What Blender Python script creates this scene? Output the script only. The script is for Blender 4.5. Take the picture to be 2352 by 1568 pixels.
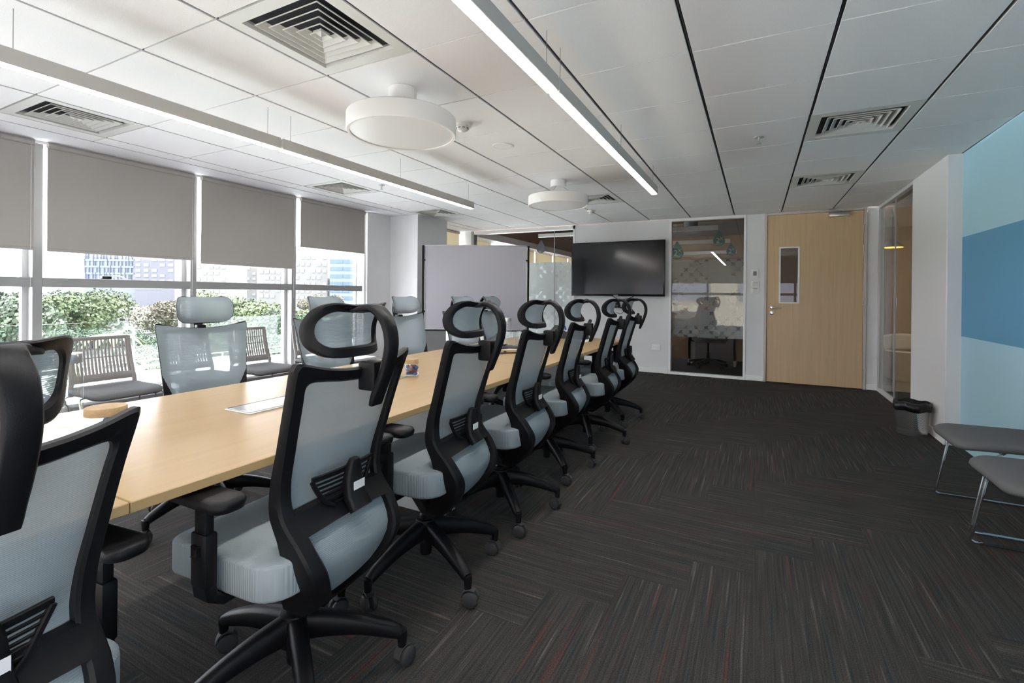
import bpy, bmesh, math, random
from mathutils import Vector, Matrix, noise
R = math.radians
random.seed(7)
for o in list(bpy.data.objects): bpy.data.objects.remove(o, do_unlink=True)
scene = bpy.context.scene
COL = scene.collection

# ---------------------------------------------------------------- camera
CH, CEIL, FAR = 1.21, 2.391, 7.691
def cam_axes(p, yaw, roll):
    fw = Vector((-math.sin(yaw)*math.cos(p), math.cos(yaw)*math.cos(p), -math.sin(p)))
    r = Vector((math.cos(yaw), math.sin(yaw), 0)); u = r.cross(fw)
    c, s = math.cos(roll), math.sin(roll)
    return fw, r*c+u*s, u*c-r*s
fw, cr, cu = cam_axes(.0022, .4728, .0088)
cd = bpy.data.cameras.new('camera'); cam = bpy.data.objects.new('camera', cd); COL.objects.link(cam)
cd.sensor_width = 36; cd.sensor_fit = 'HORIZONTAL'
cd.lens = 1097.07*36/2352; cd.shift_y = -(784-677.79)/2352
cd.clip_start = .02; cd.clip_end = 2000
m = Matrix((cr, cu, -fw)).transposed().to_4x4(); m.translation = (0, 0, CH); cam.matrix_world = m
scene.camera = cam
scene.cycles.diffuse_bounces = 8; scene.cycles.max_bounces = 16; scene.cycles.transparent_max_bounces = 24

# ---------------------------------------------------------------- sky, exposure
w = bpy.data.worlds.new('overcast_sky'); scene.world = w; w.use_nodes = True
bg = w.node_tree.nodes['Background']
bg.inputs[0].default_value = (.90, .925, 1.0, 1); bg.inputs[1].default_value = 6.5
sd = bpy.data.lights.new('sun', 'SUN'); sun = bpy.data.objects.new('sun', sd); COL.objects.link(sun)
sd.energy = 17.0; sd.angle = R(4); sd.color = (1, .98, .95)
sun.rotation_euler = Vector((-.40, -.22, -.89)).to_track_quat('-Z', 'Y').to_euler(); sun.location = (40, 20, 90)
vs = scene.view_settings
scene.display_settings.display_device = 'sRGB'
vs.view_transform = 'Standard'; vs.look = 'None'; vs.gamma = 1; vs.use_curve_mapping = False
vs.exposure = 1.1
STRIP = 26.0          # radiance of the two linear pendants

# ---------------------------------------------------------------- materials
M = {}
def _nt(name):
    m = bpy.data.materials.new(name); m.use_nodes = True; M[name] = m
    nt = m.node_tree; return m, nt, nt.nodes, nt.links, nt.nodes['Principled BSDF']
def mat(name, col, rough=.5, metal=0, var=0, vscale=20, bump=0, bscale=200, spec=.5, stretch=(1,1,1)):
    m, nt, N, L, b = _nt(name)
    b.inputs['Base Color'].default_value = (*col, 1); b.inputs['Roughness'].default_value = rough
    b.inputs['Metallic'].default_value = metal; b.inputs['Specular IOR Level'].default_value = spec
    if var or bump:
        tc = N.new('ShaderNodeTexCoord'); mp = N.new('ShaderNodeMapping'); mp.inputs['Scale'].default_value = stretch
        L.new(tc.outputs['Object'], mp.inputs[0])
    if var:
        n = N.new('ShaderNodeTexNoise'); n.inputs['Scale'].default_value = vscale; n.inputs['Detail'].default_value = 4
        L.new(mp.outputs[0], n.inputs[0])
        r = N.new('ShaderNodeValToRGB'); r.color_ramp.elements[0].position = .3; r.color_ramp.elements[1].position = .7
        r.color_ramp.elements[0].color = (*[c*(1-var) for c in col], 1); r.color_ramp.elements[1].color = (*[min(1, c*(1+var)) for c in col], 1)
        L.new(n.outputs[0], r.inputs[0]); L.new(r.outputs[0], b.inputs['Base Color'])
    if bump:
        n2 = N.new('ShaderNodeTexNoise'); n2.inputs['Scale'].default_value = bscale; n2.inputs['Detail'].default_value = 3
        L.new(mp.outputs[0], n2.inputs[0])
        bp = N.new('ShaderNodeBump'); bp.inputs['Strength'].default_value = bump; bp.inputs['Distance'].default_value = .002
        L.new(n2.outputs[0], bp.inputs['Height']); L.new(bp.outputs[0], b.inputs['Normal'])
    return m
def math_node(N, L, op, a, b=None):
    n = N.new('ShaderNodeMath'); n.operation = op
    for i, v in enumerate((a, b)):
        if v is None: continue
        if isinstance(v, (int, float)): n.inputs[i].default_value = v
        else: L.new(v, n.inputs[i])
    return n.outputs[0]

mat('paint_wall', (0.765, 0.760, 0.770), .7, var=.03, vscale=3, bump=.15, bscale=350)
mat('paint_white', (.76, .745, .75), .6)
mat('ceiling_tile', (0.790, 0.770, 0.760), .85, var=.035, vscale=160, bump=.4, bscale=420)
mat('grid_dark', (.035, .035, .04), .8)
mat('soffit', (0.800, 0.790, 0.810), .7)
mat('frame_grey', (.33, .33, .33), .45, .3)
mat('frame_alu', (.62, .62, .63), .4, .2)
mat('frame_white', (0.880, 0.870, 0.865), .45)
mat('door_frame', (.62, .57, .53), .45)
mat('plate_white', (.90, .885, .865), .4)
mat('white_plastic', (0.720, 0.700, 0.690), .4)
mat('white_fitting', (0.740, 0.720, 0.700), .5)
mat('diffuser_plate', (.60, .59, .55), .55)
mat('black_plastic', (.006, .006, .0075), .45, bump=.2, bscale=500, spec=.22)
mat('black_gloss', (.012, .012, .014), .22)
mat('dark_pan', (.02, .02, .023), .6)
mat('chrome', (.72, .72, .74), .14, 1)
mat('steel', (.55, .55, .55), .3, 1)
mat('pole_grey', (.45, .45, .46), .4, .6)
mat('rubber', (.03, .03, .032), .7)
mat('housing', (0.520, 0.500, 0.470), .45, .1)
mat('wire', (.30, .30, .30), .4, .8)
mat('whiteboard', (0.400, 0.385, 0.430), .28)
mat('seat_grey', (0.135, 0.137, 0.140), .9, bump=.3, bscale=600, spec=.1)
mat('seat_grey_dark', (.17, .18, .18), .75, bump=.3, bscale=600)
mat('taupe_plastic', (.27, .245, .24), .5)
mat('blue_light', (0.420, 0.660, 0.780), .75, bump=.12, bscale=300)
mat('blue_band', (0.130, 0.350, 0.540), .75, bump=.12, bscale=300)
mat('sill_white', (.85, .85, .86), .35)
mat('table_leg', (.62, .64, .63), .5)
mat('bin_bag', (.008, .008, .009), .35, bump=.8, bscale=40)
mat('label_white', (.75, .75, .75), .6)
mat('led_orange', (.9, .3, .02), .5)
mat('concrete', (.45, .43, .41), .9, var=.08, vscale=1)
mat('podium', (0.780, 0.780, 0.785), .9, var=.06, vscale=2)
mat('rail_white', (.8, .8, .8), .5)
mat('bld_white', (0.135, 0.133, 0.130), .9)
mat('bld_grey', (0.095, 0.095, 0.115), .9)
mat('bld_glass', (0.085, 0.100, 0.140), .35)
mat('bld_blue', (0.110, 0.135, 0.170), .8)
mat('win_blue', (0.030, 0.060, 0.120), .25)
mat('win_grey', (0.140, 0.147, 0.182), .3)
mat('fin_dark', (0.030, 0.034, 0.050), .6)
mat('leaf_a', (0.040, 0.058, 0.022), .8, var=.5, vscale=.9)
mat('leaf_b', (0.060, 0.075, 0.032), .8, var=.5, vscale=.9)
mat('leaf_c', (0.032, 0.046, 0.028), .8, var=.5, vscale=.9)
mat('leaf_dry', (0.085, 0.078, 0.055), .8, var=.4, vscale=.9)
mat('bark', (.12, .09, .07), .9)
mat('grass', (0.090, 0.105, 0.060), .95, var=.3, vscale=.3)
mat('next_ceiling', (.17, .145, .135), .9, var=.12, vscale=3)
mat('next_floor', (.035, .034, .034), .9)
mat('blind_beige', (.62, .56, .44), .85)
mat('desk_wood', (.36, .22, .13), .6)
mat('duct', (.20, .20, .20), .5, .4)
mat('sign_green', (.02, .16, .11), .5)
mat('sign_yellow', (.75, .70, .30), .5)
mat('wing_beige', (0.300, 0.265, 0.210), .9)
mat('cork', (.42, .29, .16), .75, var=.12, vscale=60)
mat('candy_red', (.30, .02, .07), .35)
mat('candy_blue', (.03, .10, .35), .35)
mat('candy_dark', (.03, .02, .04), .35)
mat('phone_base', (.55, .46, .36), .4)
mat('marker_green', (.01, .10, .06), .4)
mat('marker_blue', (.01, .03, .22), .4)
mat('cream_chair', (.55, .50, .40), .6)

def emis(name, col, s):
    m, nt, N, L, b = _nt(name)
    b.inputs['Base Color'].default_value = (.8, .8, .8, 1)
    b.inputs['Emission Color'].default_value = (*col, 1); b.inputs['Emission Strength'].default_value = s
emis('strip_glow', (1, .965, .93), STRIP)
emis('fill_panel_glow', (1, .95, .88), 9.0)
emis('orange_glow', (1, .32, .03), 3.0)

def glass(name, tint=(1, 1, 1), ior=1.5, rough=0.0):
    m, nt, N, L, b = _nt(name); N.remove(b)
    out = N['Material Output']
    t = N.new('ShaderNodeBsdfTransparent'); t.inputs[0].default_value = (*tint, 1)
    g = N.new('ShaderNodeBsdfGlossy'); g.inputs['Roughness'].default_value = rough; g.inputs[0].default_value = (1, 1, 1, 1)
    fr = N.new('ShaderNodeFresnel'); ge = N.new('ShaderNodeNewGeometry')   # same reflectance on both faces of a thin pane
    L.new(math_node(N, L, 'POWER', ior, math_node(N, L, 'SUBTRACT', 1.0, math_node(N, L, 'MULTIPLY', ge.outputs['Backfacing'], 2.0))), fr.inputs[0])
    mx = N.new('ShaderNodeMixShader'); L.new(fr.outputs[0], mx.inputs[0]); L.new(t.outputs[0], mx.inputs[1]); L.new(g.outputs[0], mx.inputs[2])
    L.new(mx.outputs[0], out.inputs[0])
glass('glass_window', (.97, .975, .975))
glass('glass_part', (.93, .94, .93), 1.3)
glass('glass_dark', (.80, .81, .80), 1.55)
glass('glass_green', (.90, .965, .94))
glass('glass_item', (.93, .955, .95), 1.75, .02)

def fabric_mesh(name, col, see, rib=420):
    m, nt, N, L, b = _nt(name); out = N['Material Output']
    b.inputs['Base Color'].default_value = (*col, 1); b.inputs['Roughness'].default_value = .8
    b.inputs['Specular IOR Level'].default_value = .2
    tc = N.new('ShaderNodeTexCoord'); sp = N.new('ShaderNodeSeparateXYZ'); L.new(tc.outputs['Object'], sp.inputs[0])
    s = math_node(N, L, 'SINE', math_node(N, L, 'MULTIPLY', sp.outputs[2], rib*math.pi*2/1.6))
    tr = N.new('ShaderNodeBsdfTranslucent'); tr.inputs[0].default_value = (*col, 1)
    mx = N.new('ShaderNodeMixShader'); mx.inputs[0].default_value = .15
    L.new(b.outputs[0], mx.inputs[1]); L.new(tr.outputs[0], mx.inputs[2])
    tp = N.new('ShaderNodeBsdfTransparent')
    f = math_node(N, L, 'ADD', math_node(N, L, 'MULTIPLY', s, see*.75), see)
    f.node.use_clamp = True
    m2 = N.new('ShaderNodeMixShader'); L.new(f, m2.inputs[0]); L.new(mx.outputs[0], m2.inputs[1]); L.new(tp.outputs[0], m2.inputs[2])
    L.new(m2.outputs[0], out.inputs[0])
    bp = N.new('ShaderNodeBump'); bp.inputs['Strength'].default_value = .35; bp.inputs['Distance'].default_value = .001
    L.new(s, bp.inputs['Height']); L.new(bp.outputs[0], b.inputs['Normal'])
fabric_mesh('mesh_fabric', (.275, .325, .355), .085)
def rib_fabric(name, col):
    m, nt, N, L, b = _nt(name)
    b.inputs['Base Color'].default_value = (*col, 1); b.inputs['Roughness'].default_value = .85
    tc = N.new('ShaderNodeTexCoord'); sp = N.new('ShaderNodeSeparateXYZ'); L.new(tc.outputs['Object'], sp.inputs[0])
    s = math_node(N, L, 'SINE', math_node(N, L, 'MULTIPLY', math_node(N, L, 'ADD', sp.outputs[0], sp.outputs[1]), 900))
    bp = N.new('ShaderNodeBump'); bp.inputs['Strength'].default_value = .4; bp.inputs['Distance'].default_value = .0015
    L.new(s, bp.inputs['Height']); L.new(bp.outputs[0], b.inputs['Normal'])
rib_fabric('seat_fabric', (.29, .335, .36))

def blind_mat(name, col, tl):
    m, nt, N, L, b = _nt(name); out = N['Material Output']
    b.inputs['Base Color'].default_value = (*col, 1); b.inputs['Roughness'].default_value = .9
    tr = N.new('ShaderNodeBsdfTranslucent'); tr.inputs[0].default_value = (*col, 1)
    mx = N.new('ShaderNodeMixShader'); mx.inputs[0].default_value = tl
    L.new(b.outputs[0], mx.inputs[1]); L.new(tr.outputs[0], mx.inputs[2]); L.new(mx.outputs[0], out.inputs[0])
    tc = N.new('ShaderNodeTexCoord'); n = N.new('ShaderNodeTexNoise'); n.inputs['Scale'].default_value = 500
    L.new(tc.outputs['Object'], n.inputs[0])
    bp = N.new('ShaderNodeBump'); bp.inputs['Strength'].default_value = .2; bp.inputs['Distance'].default_value = .001
    L.new(n.outputs[0], bp.inputs['Height']); L.new(bp.outputs[0], b.inputs['Normal'])
blind_mat('blind_grey', (.46, .435, .405), .09)
blind_mat('blind_beige_lit', (.62, .56, .44), .35)

def wood(name, c0, c1, axis, sc=1.0, rough=.45):
    m, nt, N, L, b = _nt(name)
    tc = N.new('ShaderNodeTexCoord'); mp = N.new('ShaderNodeMapping')
    s = [22*sc]*3; s[axis] = 1.1*sc; mp.inputs['Scale'].default_value = s
    L.new(tc.outputs['Object'], mp.inputs[0])
    n = N.new('ShaderNodeTexNoise'); n.inputs['Scale'].default_value = 1.0; n.inputs['Detail'].default_value = 6; n.inputs['Distortion'].default_value = .4
    n.inputs['Roughness'].default_value = .65
    L.new(mp.outputs[0], n.inputs[0])
    r = N.new('ShaderNodeValToRGB'); r.color_ramp.elements[0].position = .3; r.color_ramp.elements[1].position = .72
    r.color_ramp.elements[0].color = (*c0, 1); r.color_ramp.elements[1].color = (*c1, 1)
    L.new(n.outputs[0], r.inputs[0]); L.new(r.outputs[0], b.inputs['Base Color']); b.inputs['Roughness'].default_value = rough
wood('table_wood', (.36, .24, .105), (.43, .295, .145), 1, .8, .3)
wood('door_wood', (.62, .43, .245), (.71, .515, .315), 2, 1.3, .45)
wood('panel_wood', (.20, .155, .09), (.30, .24, .14), 2, 1.0, .5)

def carpet():
    m, nt, N, L, b = _nt('carpet')
    b.inputs['Roughness'].default_value = .95; b.inputs['Specular IOR Level'].default_value = .1
    tc = N.new('ShaderNodeTexCoord'); oi = N.new('ShaderNodeObjectInfo')
    off = N.new('ShaderNodeVectorMath'); off.operation = 'ADD'
    cb = N.new('ShaderNodeCombineXYZ')
    L.new(math_node(N, L, 'MULTIPLY', oi.outputs['Random'], 37.0), cb.inputs[0]); L.new(math_node(N, L, 'MULTIPLY', oi.outputs['Random'], 91.0), cb.inputs[1])
    L.new(tc.outputs['Object'], off.inputs[0]); L.new(cb.outputs[0], off.inputs[1])
    def streak(sx, sy, det=2):
        mp = N.new('ShaderNodeMapping'); mp.inputs['Scale'].default_value = (sx, sy, 1); L.new(off.outputs[0], mp.inputs[0])
        n = N.new('ShaderNodeTexNoise'); n.inputs['Scale'].default_value = 1; n.inputs['Detail'].default_value = det
        L.new(mp.outputs[0], n.inputs[0]); return n.outputs[0]
    def ramp(f, p0, p1, c0=(0, 0, 0), c1=(1, 1, 1)):
        r = N.new('ShaderNodeValToRGB'); e = r.color_ramp.elements
        e[0].position = p0; e[1].position = p1; e[0].color = (*c0, 1); e[1].color = (*c1, 1); L.new(f, r.inputs[0]); return r.outputs[0]
    def mix(f, a, bb):
        x = N.new('ShaderNodeMix'); x.data_type = 'RGBA'; L.new(f, x.inputs[0])
        for i, v in ((6, a), (7, bb)):
            if isinstance(v, tuple): x.inputs[i].default_value = (*v, 1)
            else: L.new(v, x.inputs[i])
        return x.outputs[2]
    base = ramp(streak(110, 2.0), .32, .68, (.036, .035, .034), (.070, .064, .060))
    c = mix(ramp(streak(75, 1.8), .60, .74), base, (.135, .12, .11))
    c = mix(ramp(streak(60, 1.0, 1), .665, .74), c, (.125, .045, .04))
    c = mix(ramp(streak(90, 2.0, 1), .62, .70), c, (.028, .042, .05))
    fine = N.new('ShaderNodeTexNoise'); fine.inputs['Scale'].default_value = 260; fine.inputs['Detail'].default_value = 2
    L.new(tc.outputs['Object'], fine.inputs[0])
    mm = N.new('ShaderNodeMix'); mm.data_type = 'RGBA'; mm.blend_type = 'MULTIPLY'; mm.inputs[0].default_value = 1
    L.new(c, mm.inputs[6]); L.new(ramp(fine.outputs[0], .3, .7, (.55, .55, .55), (1.25, 1.25, 1.25)), mm.inputs[7])
    L.new(mm.outputs[2], b.inputs['Base Color'])
    bp = N.new('ShaderNodeBump'); bp.inputs['Strength'].default_value = .6; bp.inputs['Distance'].default_value = .004
    L.new(fine.outputs[0], bp.inputs['Height']); L.new(bp.outputs[0], b.inputs['Normal'])
carpet()

def film(name, ax, see, clear):
    """frosted film with a lattice of circles; the gaps between circles are clearer in clumps"""
    m, nt, N, L, b = _nt(name); out = N['Material Output']; N.remove(b)
    tc = N.new('ShaderNodeTexCoord'); sp = N.new('ShaderNodeSeparateXYZ'); L.new(tc.outputs['Object'], sp.inputs[0])
    h, v = sp.outputs[ax], sp.outputs[2]; P = .146
    u = math_node(N, L, 'DIVIDE', math_node(N, L, 'ADD', h, v), P); q = math_node(N, L, 'DIVIDE', math_node(N, L, 'SUBTRACT', h, v), P)
    def cell(x):
        f = math_node(N, L, 'SUBTRACT', math_node(N, L, 'FRACT', math_node(N, L, 'ADD', x, 50.0)), .5); return math_node(N, L, 'MULTIPLY', f, f)
    r2 = math_node(N, L, 'ADD', cell(u), cell(q))
    gap = math_node(N, L, 'GREATER_THAN', r2, .49*.49)
    n = N.new('ShaderNodeTexNoise'); n.inputs['Scale'].default_value = 3.2; n.inputs['Detail'].default_value = 0; L.new(tc.outputs['Object'], n.inputs[0])
    clump = math_node(N, L, 'GREATER_THAN', n.outputs[0], .47)
    g = math_node(N, L, 'MULTIPLY', gap, clump)
    tp = N.new('ShaderNodeBsdfTransparent'); tp.inputs[0].default_value = (.9, .92, .92, 1)
    tl = N.new('ShaderNodeBsdfTranslucent'); tl.inputs[0].default_value = (.92, .93, .94, 1)
    df = N.new('ShaderNodeBsdfDiffuse'); df.inputs[0].default_value = (.85, .86, .87, 1)
    a = N.new('ShaderNodeMixShader'); a.inputs[0].default_value = .45; L.new(tl.outputs[0], a.inputs[1]); L.new(df.outputs[0], a.inputs[2])
    x = N.new('ShaderNodeMixShader'); L.new(math_node(N, L, 'ADD', math_node(N, L, 'MULTIPLY', g, clear), see), x.inputs[0])
    L.new(a.outputs[0], x.inputs[1]); L.new(tp.outputs[0], x.inputs[2]); L.new(x.outputs[0], out.inputs[0])
film('frost_film', 0, .02, .2)
film('frost_film_dark', 0, .58, .2)

def perforated():
    m, nt, N, L, b = _nt('perforated'); b.inputs['Metallic'].default_value = 1; b.inputs['Roughness'].default_value = .28
    tc = N.new('ShaderNodeTexCoord'); sp = N.new('ShaderNodeSeparateXYZ'); L.new(tc.outputs['Object'], sp.inputs[0])
    an = math_node(N, L, 'MULTIPLY', math_node(N, L, 'ARCTAN2', sp.outputs[1], sp.outputs[0]), 64/6.2832*2); z = math_node(N, L, 'MULTIPLY', sp.outputs[2], 105.)
    u = math_node(N, L, 'ADD', an, z); q = math_node(N, L, 'SUBTRACT', an, z)
    def cell(x):
        f = math_node(N, L, 'SUBTRACT', math_node(N, L, 'FRACT', math_node(N, L, 'ADD', math_node(N, L, 'MULTIPLY', x, .5), 100.)), .5); return math_node(N, L, 'MULTIPLY', f, f)
    h = math_node(N, L, 'LESS_THAN', math_node(N, L, 'ADD', cell(u), cell(q)), .07)
    r = N.new('ShaderNodeValToRGB'); r.color_ramp.elements[0].color = (.6, .59, .58, 1); r.color_ramp.elements[1].color = (.03, .03, .03, 1)
    L.new(h, r.inputs[0]); L.new(r.outputs[0], b.inputs['Base Color'])
perforated()

# ---------------------------------------------------------------- mesh builder
def lerp(a, b, t): return a+(b-a)*t
def interp(xs, ys, x):
    """monotone-ish cubic (Catmull) interpolation"""
    if x <= xs[0]: return ys[0]
    if x >= xs[-1]: return ys[-1]
    i = max(k for k in range(len(xs)-1) if xs[k] <= x)
    h = xs[i+1]-xs[i]; t = (x-xs[i])/h
    def sl(k):
        if k <= 0: return (ys[1]-ys[0])/(xs[1]-xs[0])
        if k >= len(xs)-1: return (ys[-1]-ys[-2])/(xs[-1]-xs[-2])
        return (ys[k+1]-ys[k-1])/(xs[k+1]-xs[k-1])
    t2, t3 = t*t, t*t*t
    return (2*t3-3*t2+1)*ys[i]+(t3-2*t2+t)*h*sl(i)+(-2*t3+3*t2)*ys[i+1]+(t3-t2)*h*sl(i+1)
def catmull(pts, n, closed=False):
    P = [Vector(p) for p in pts]; out = []; k = len(P); segs = k if closed else k-1
    for i in range(segs):
        if closed: a, b, c, d = P[i-1], P[i], P[(i+1) % k], P[(i+2) % k]
        else: a, b, c, d = P[max(i-1, 0)], P[i], P[i+1], P[min(i+2, k-1)]
        for j in range(n):
            t = j/n
            out.append(.5*((2*b)+(c-a)*t+(2*a-5*b+4*c-d)*t*t+(3*b-a-3*c+d)*t*t*t))
    if not closed: out.append(P[-1])
    return out
class MB:
    def __init__(s): s.v = []; s.f = []
    def add(s, vs, fs):
        o = len(s.v); s.v += [tuple(v) for v in vs]; s.f += [[i+o for i in f] for f in fs]; return s
    def box(s, x0, x1, y0, y1, z0, z1):
        return s.add([(x, y, z) for x in (x0, x1) for y in (y0, y1) for z in (z0, z1)],
                     [(0, 1, 3, 2), (4, 6, 7, 5), (0, 4, 5, 1), (2, 3, 7, 6), (0, 2, 6, 4), (1, 5, 7, 3)])
    def rbox(s, x0, x1, y0, y1, z0, z1, b=.005, seg=2, M4=None):
        bm = bmesh.new(); bmesh.ops.create_cube(bm, size=1)
        for v in bm.verts: v.co = Vector((lerp(x0, x1, v.co.x+.5), lerp(y0, y1, v.co.y+.5), lerp(z0, z1, v.co.z+.5)))
        bmesh.ops.bevel(bm, geom=bm.edges[:], offset=b, segments=seg, affect='EDGES', profile=.5)
        bm.verts.ensure_lookup_table(); bm.verts.index_update()
        s.add([(M4 @ v.co if M4 else v.co) for v in bm.verts], [[v.index for v in f.verts] for f in bm.faces]); bm.free(); return s
    def tube(s, path, r, seg=8, closed=False):
        P = [Vector(p) for p in path]; n = len(P); rings = []
        rr = r if isinstance(r, (list, tuple)) else [r]*n
        prev = None
        for i in range(n):
            a = P[i-1] if (i > 0 or closed) else P[i]; b = P[(i+1) % n] if (i < n-1 or closed) else P[i]
            t = (b-a).normalized()
            if prev is None: u = t.orthogonal().normalized()
            else:
                u = prev-t*prev.dot(t); u = u.normalized() if u.length > 1e-6 else t.orthogonal().normalized()
            prev = u; v = t.cross(u)
            rings.append([P[i]+(u*math.cos(2*math.pi*k/seg)+v*math.sin(2*math.pi*k/seg))*rr[i] for k in range(seg)])
        vs = [p for q in rings for p in q]; fs = []
        for i in range(n if closed else n-1):
            j = (i+1) % n
            for k in range(seg): k2 = (k+1) % seg; fs.append((i*seg+k, i*seg+k2, j*seg+k2, j*seg+k))
        if not closed: fs += [tuple(range(seg))[::-1], tuple((n-1)*seg+k for k in range(seg))]
        return s.add(vs, fs)
    def ribbon(s, path, side, w, t):
        """sweep of a rounded-rectangle section; side = width direction"""
        P = [Vector(p) for p in path]; n = len(P); S = Vector(side).normalized(); vs = []; fs = []
        for i in range(n):
            T = (P[min(i+1, n-1)]-P[max(i-1, 0)]).normalized(); sd = (S-T*S.dot(T)).normalized(); N = T.cross(sd)
            a, b = w[i]/2, t[i]/2; c = min(a, b)*.45
            for x, y in ((-a+c, -b), (a-c, -b), (a, -b+c), (a, b-c), (a-c, b), (-a+c, b), (-a, b-c), (-a, -b+c)): vs.append(P[i]+sd*x+N*y)
        for i in range(n-1):
            for k in range(8): k2 = (k+1) % 8; fs.append((i*8+k, i*8+k2, i*8+8+k2, i*8+8+k))
        fs += [tuple(range(8))[::-1], tuple((n-1)*8+k for k in range(8))]
        return s.add(vs, fs)
    def lathe(s, prof, seg=24, c=(0, 0, 0), M4=None):
        vs = []; fs = []; n = len(prof)
        for r, z in prof:
            for k in range(seg):
                a = 2*math.pi*k/seg; p = Vector((c[0]+r*math.cos(a), c[1]+r*math.sin(a), c[2]+z)); vs.append(M4 @ p if M4 else p)
        for i in range(n-1):
            for k in range(seg): k2 = (k+1) % seg; fs.append((i*seg+k, i*seg+k2, (i+1)*seg+k2, (i+1)*seg+k))
        if prof[0][0] > 1e-5: fs.append(tuple(range(seg))[::-1])
        if prof[-1][0] > 1e-5: fs.append(tuple((n-1)*seg+k for k in range(seg)))
        return s.add(vs, fs)
    def grid(s, fn, nu, nv):
        vs = [fn(i/nu, j/nv) for j in range(nv+1) for i in range(nu+1)]
        return s.add(vs, [(j*(nu+1)+i, j*(nu+1)+i+1, (j+1)*(nu+1)+i+1, (j+1)*(nu+1)+i) for j in range(nv) for i in range(nu)])
    def layers(s, loops, cap=True):
        n = len(loops[0]); vs = [p for l in loops for p in l]; fs = []
        for i in range(len(loops)-1):
            for k in range(n): k2 = (k+1) % n; fs.append((i*n+k, i*n+k2, (i+1)*n+k2, (i+1)*n+k))
        if cap: fs += [tuple(range(n))[::-1], tuple((len(loops)-1)*n+k for k in range(n))]
        return s.add(vs, fs)
    def loopband(s, outer, inner, fn, t, bulge=.004, front=None):
        n = len(outer); vs = []; fs = []
        for (ox, oz), (ix, iz) in zip(outer, inner):
            mx, mz = (ox+ix)/2, (oz+iz)/2
            for (x, z, d) in ((ox, oz, front(oz) if front else t*.5), (ox, oz, -t*.2), (lerp(ox, mx, .3), lerp(oz, mz, .3), -t*.5-bulge*.6), (mx, mz, -t*.5-bulge), (lerp(ix, mx, .3), lerp(iz, mz, .3), -t*.5-bulge*.6), (ix, iz, -t*.2), (ix, iz, (front(iz)*.6 if front else t*.5))):
                p = fn(x, z); vs.append((p[0], p[1]+d, p[2]))
        for i in range(n):
            j = (i+1) % n
            for k in range(7): k2 = (k+1) % 7; fs.append((i*7+k, j*7+k, j*7+k2, i*7+k2))
        return s.add(vs, fs)
    def build(s, name, m, parent=None, loc=(0, 0, 0), rz=0, ang=40, smooth=True):
        me = bpy.data.meshes.new(name); me.from_pydata(s.v, [], s.f); me.update()
        bm = bmesh.new(); bm.from_mesh(me); bmesh.ops.recalc_face_normals(bm, faces=bm.faces[:]); bm.to_mesh(me); bm.free()
        if smooth:
            me.polygons.foreach_set('use_smooth', [True]*len(me.polygons)); me.set_sharp_from_angle(angle=R(ang))
        me.materials.append(M[m])
        o = bpy.data.objects.new(name, me); COL.objects.link(o); o.parent = parent; o.location = loc; o.rotation_euler = (0, 0, rz)
        return o
def tag(o, label=None, cat=None, group=None, kind=None):
    for k, v in (('label', label), ('category', cat), ('group', group), ('kind', kind)):
        if v: o[k] = v
    return o
def thing(name, label, cat, loc=(0, 0, 0), rz=0, group=None):
    o = bpy.data.objects.new(name, None); COL.objects.link(o); o.location = loc; o.rotation_euler = (0, 0, rz); o.empty_display_size = .05
    return tag(o, label, cat, group)
def struct(name, loc=(0, 0, 0), label=None):
    o = bpy.data.objects.new(name, None); COL.objects.link(o); o.location = loc; return tag(o, label, None, None, 'structure')
def inst(src, name, parent=None, loc=(0, 0, 0), rz=0):
    o = bpy.data.objects.new(name, src.data if hasattr(src, 'data') else src); COL.objects.link(o)
    o.parent = parent; o.location = loc; o.rotation_euler = (0, 0, rz); return o
KIDS = {}
def copy_tree(o, parent=None):
    c = o.copy(); COL.objects.link(c); c.parent = parent
    for ch in o.children: copy_tree(ch, c)
    return c
def BX(*a): return MB().box(*a)
def RB(*a, **k): return MB().rbox(*a, **k)

# ---------------------------------------------------------------- floor: herringbone carpet planks
XL, XR, YB = -5.08, 1.49, -.62
fl = tag(BX(XL-.2, XR+.15, YB-.1, FAR+.06, -.06, -.006).build('floor', 'next_floor'), 'dark grey striped carpet floor laid in a herringbone of planks', None, None, 'structure')
plank_full = None
def plank(x0, x1, y0, y1, vert):
    global plank_full
    a0, a1, b0, b1 = max(x0, XL), min(x1, XR), max(y0, .12), min(y1, FAR)
    if a1-a0 < .01 or b1-b0 < .01: return
    cx, cy = (x0+x1)/2, (y0+y1)/2; g = .0002
    full = (a0, a1, b0, b1) == (x0, x1, y0, y1)
    rz = 0 if vert else R(90)
    if full and plank_full:
        inst(plank_full, 'carpet_plank', fl, (cx, cy, 0), rz); return
    if vert: e = (a0-cx+g, a1-cx-g, b0-cy+g, b1-cy-g)
    else: e = (b0-cy+g, b1-cy-g, -(a1-cx)+g, -(a0-cx)-g)
    o = RB(*e, -.006, 0, b=.0006, seg=1).build('carpet_plank', 'carpet', fl, (cx, cy, 0), rz)
    if full: plank_full = o
for k in range(-22, 12):
    for n in range(-5, 8):
        plank(-.5+.25*k, -.25+.25*k, 1.07+.25*k+2*n, 2.07+.25*k+2*n, True)
        plank(-1.25+.25*k, -.25+.25*k, 2.07+.25*k+2*n, 2.32+.25*k+2*n, False)

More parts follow.
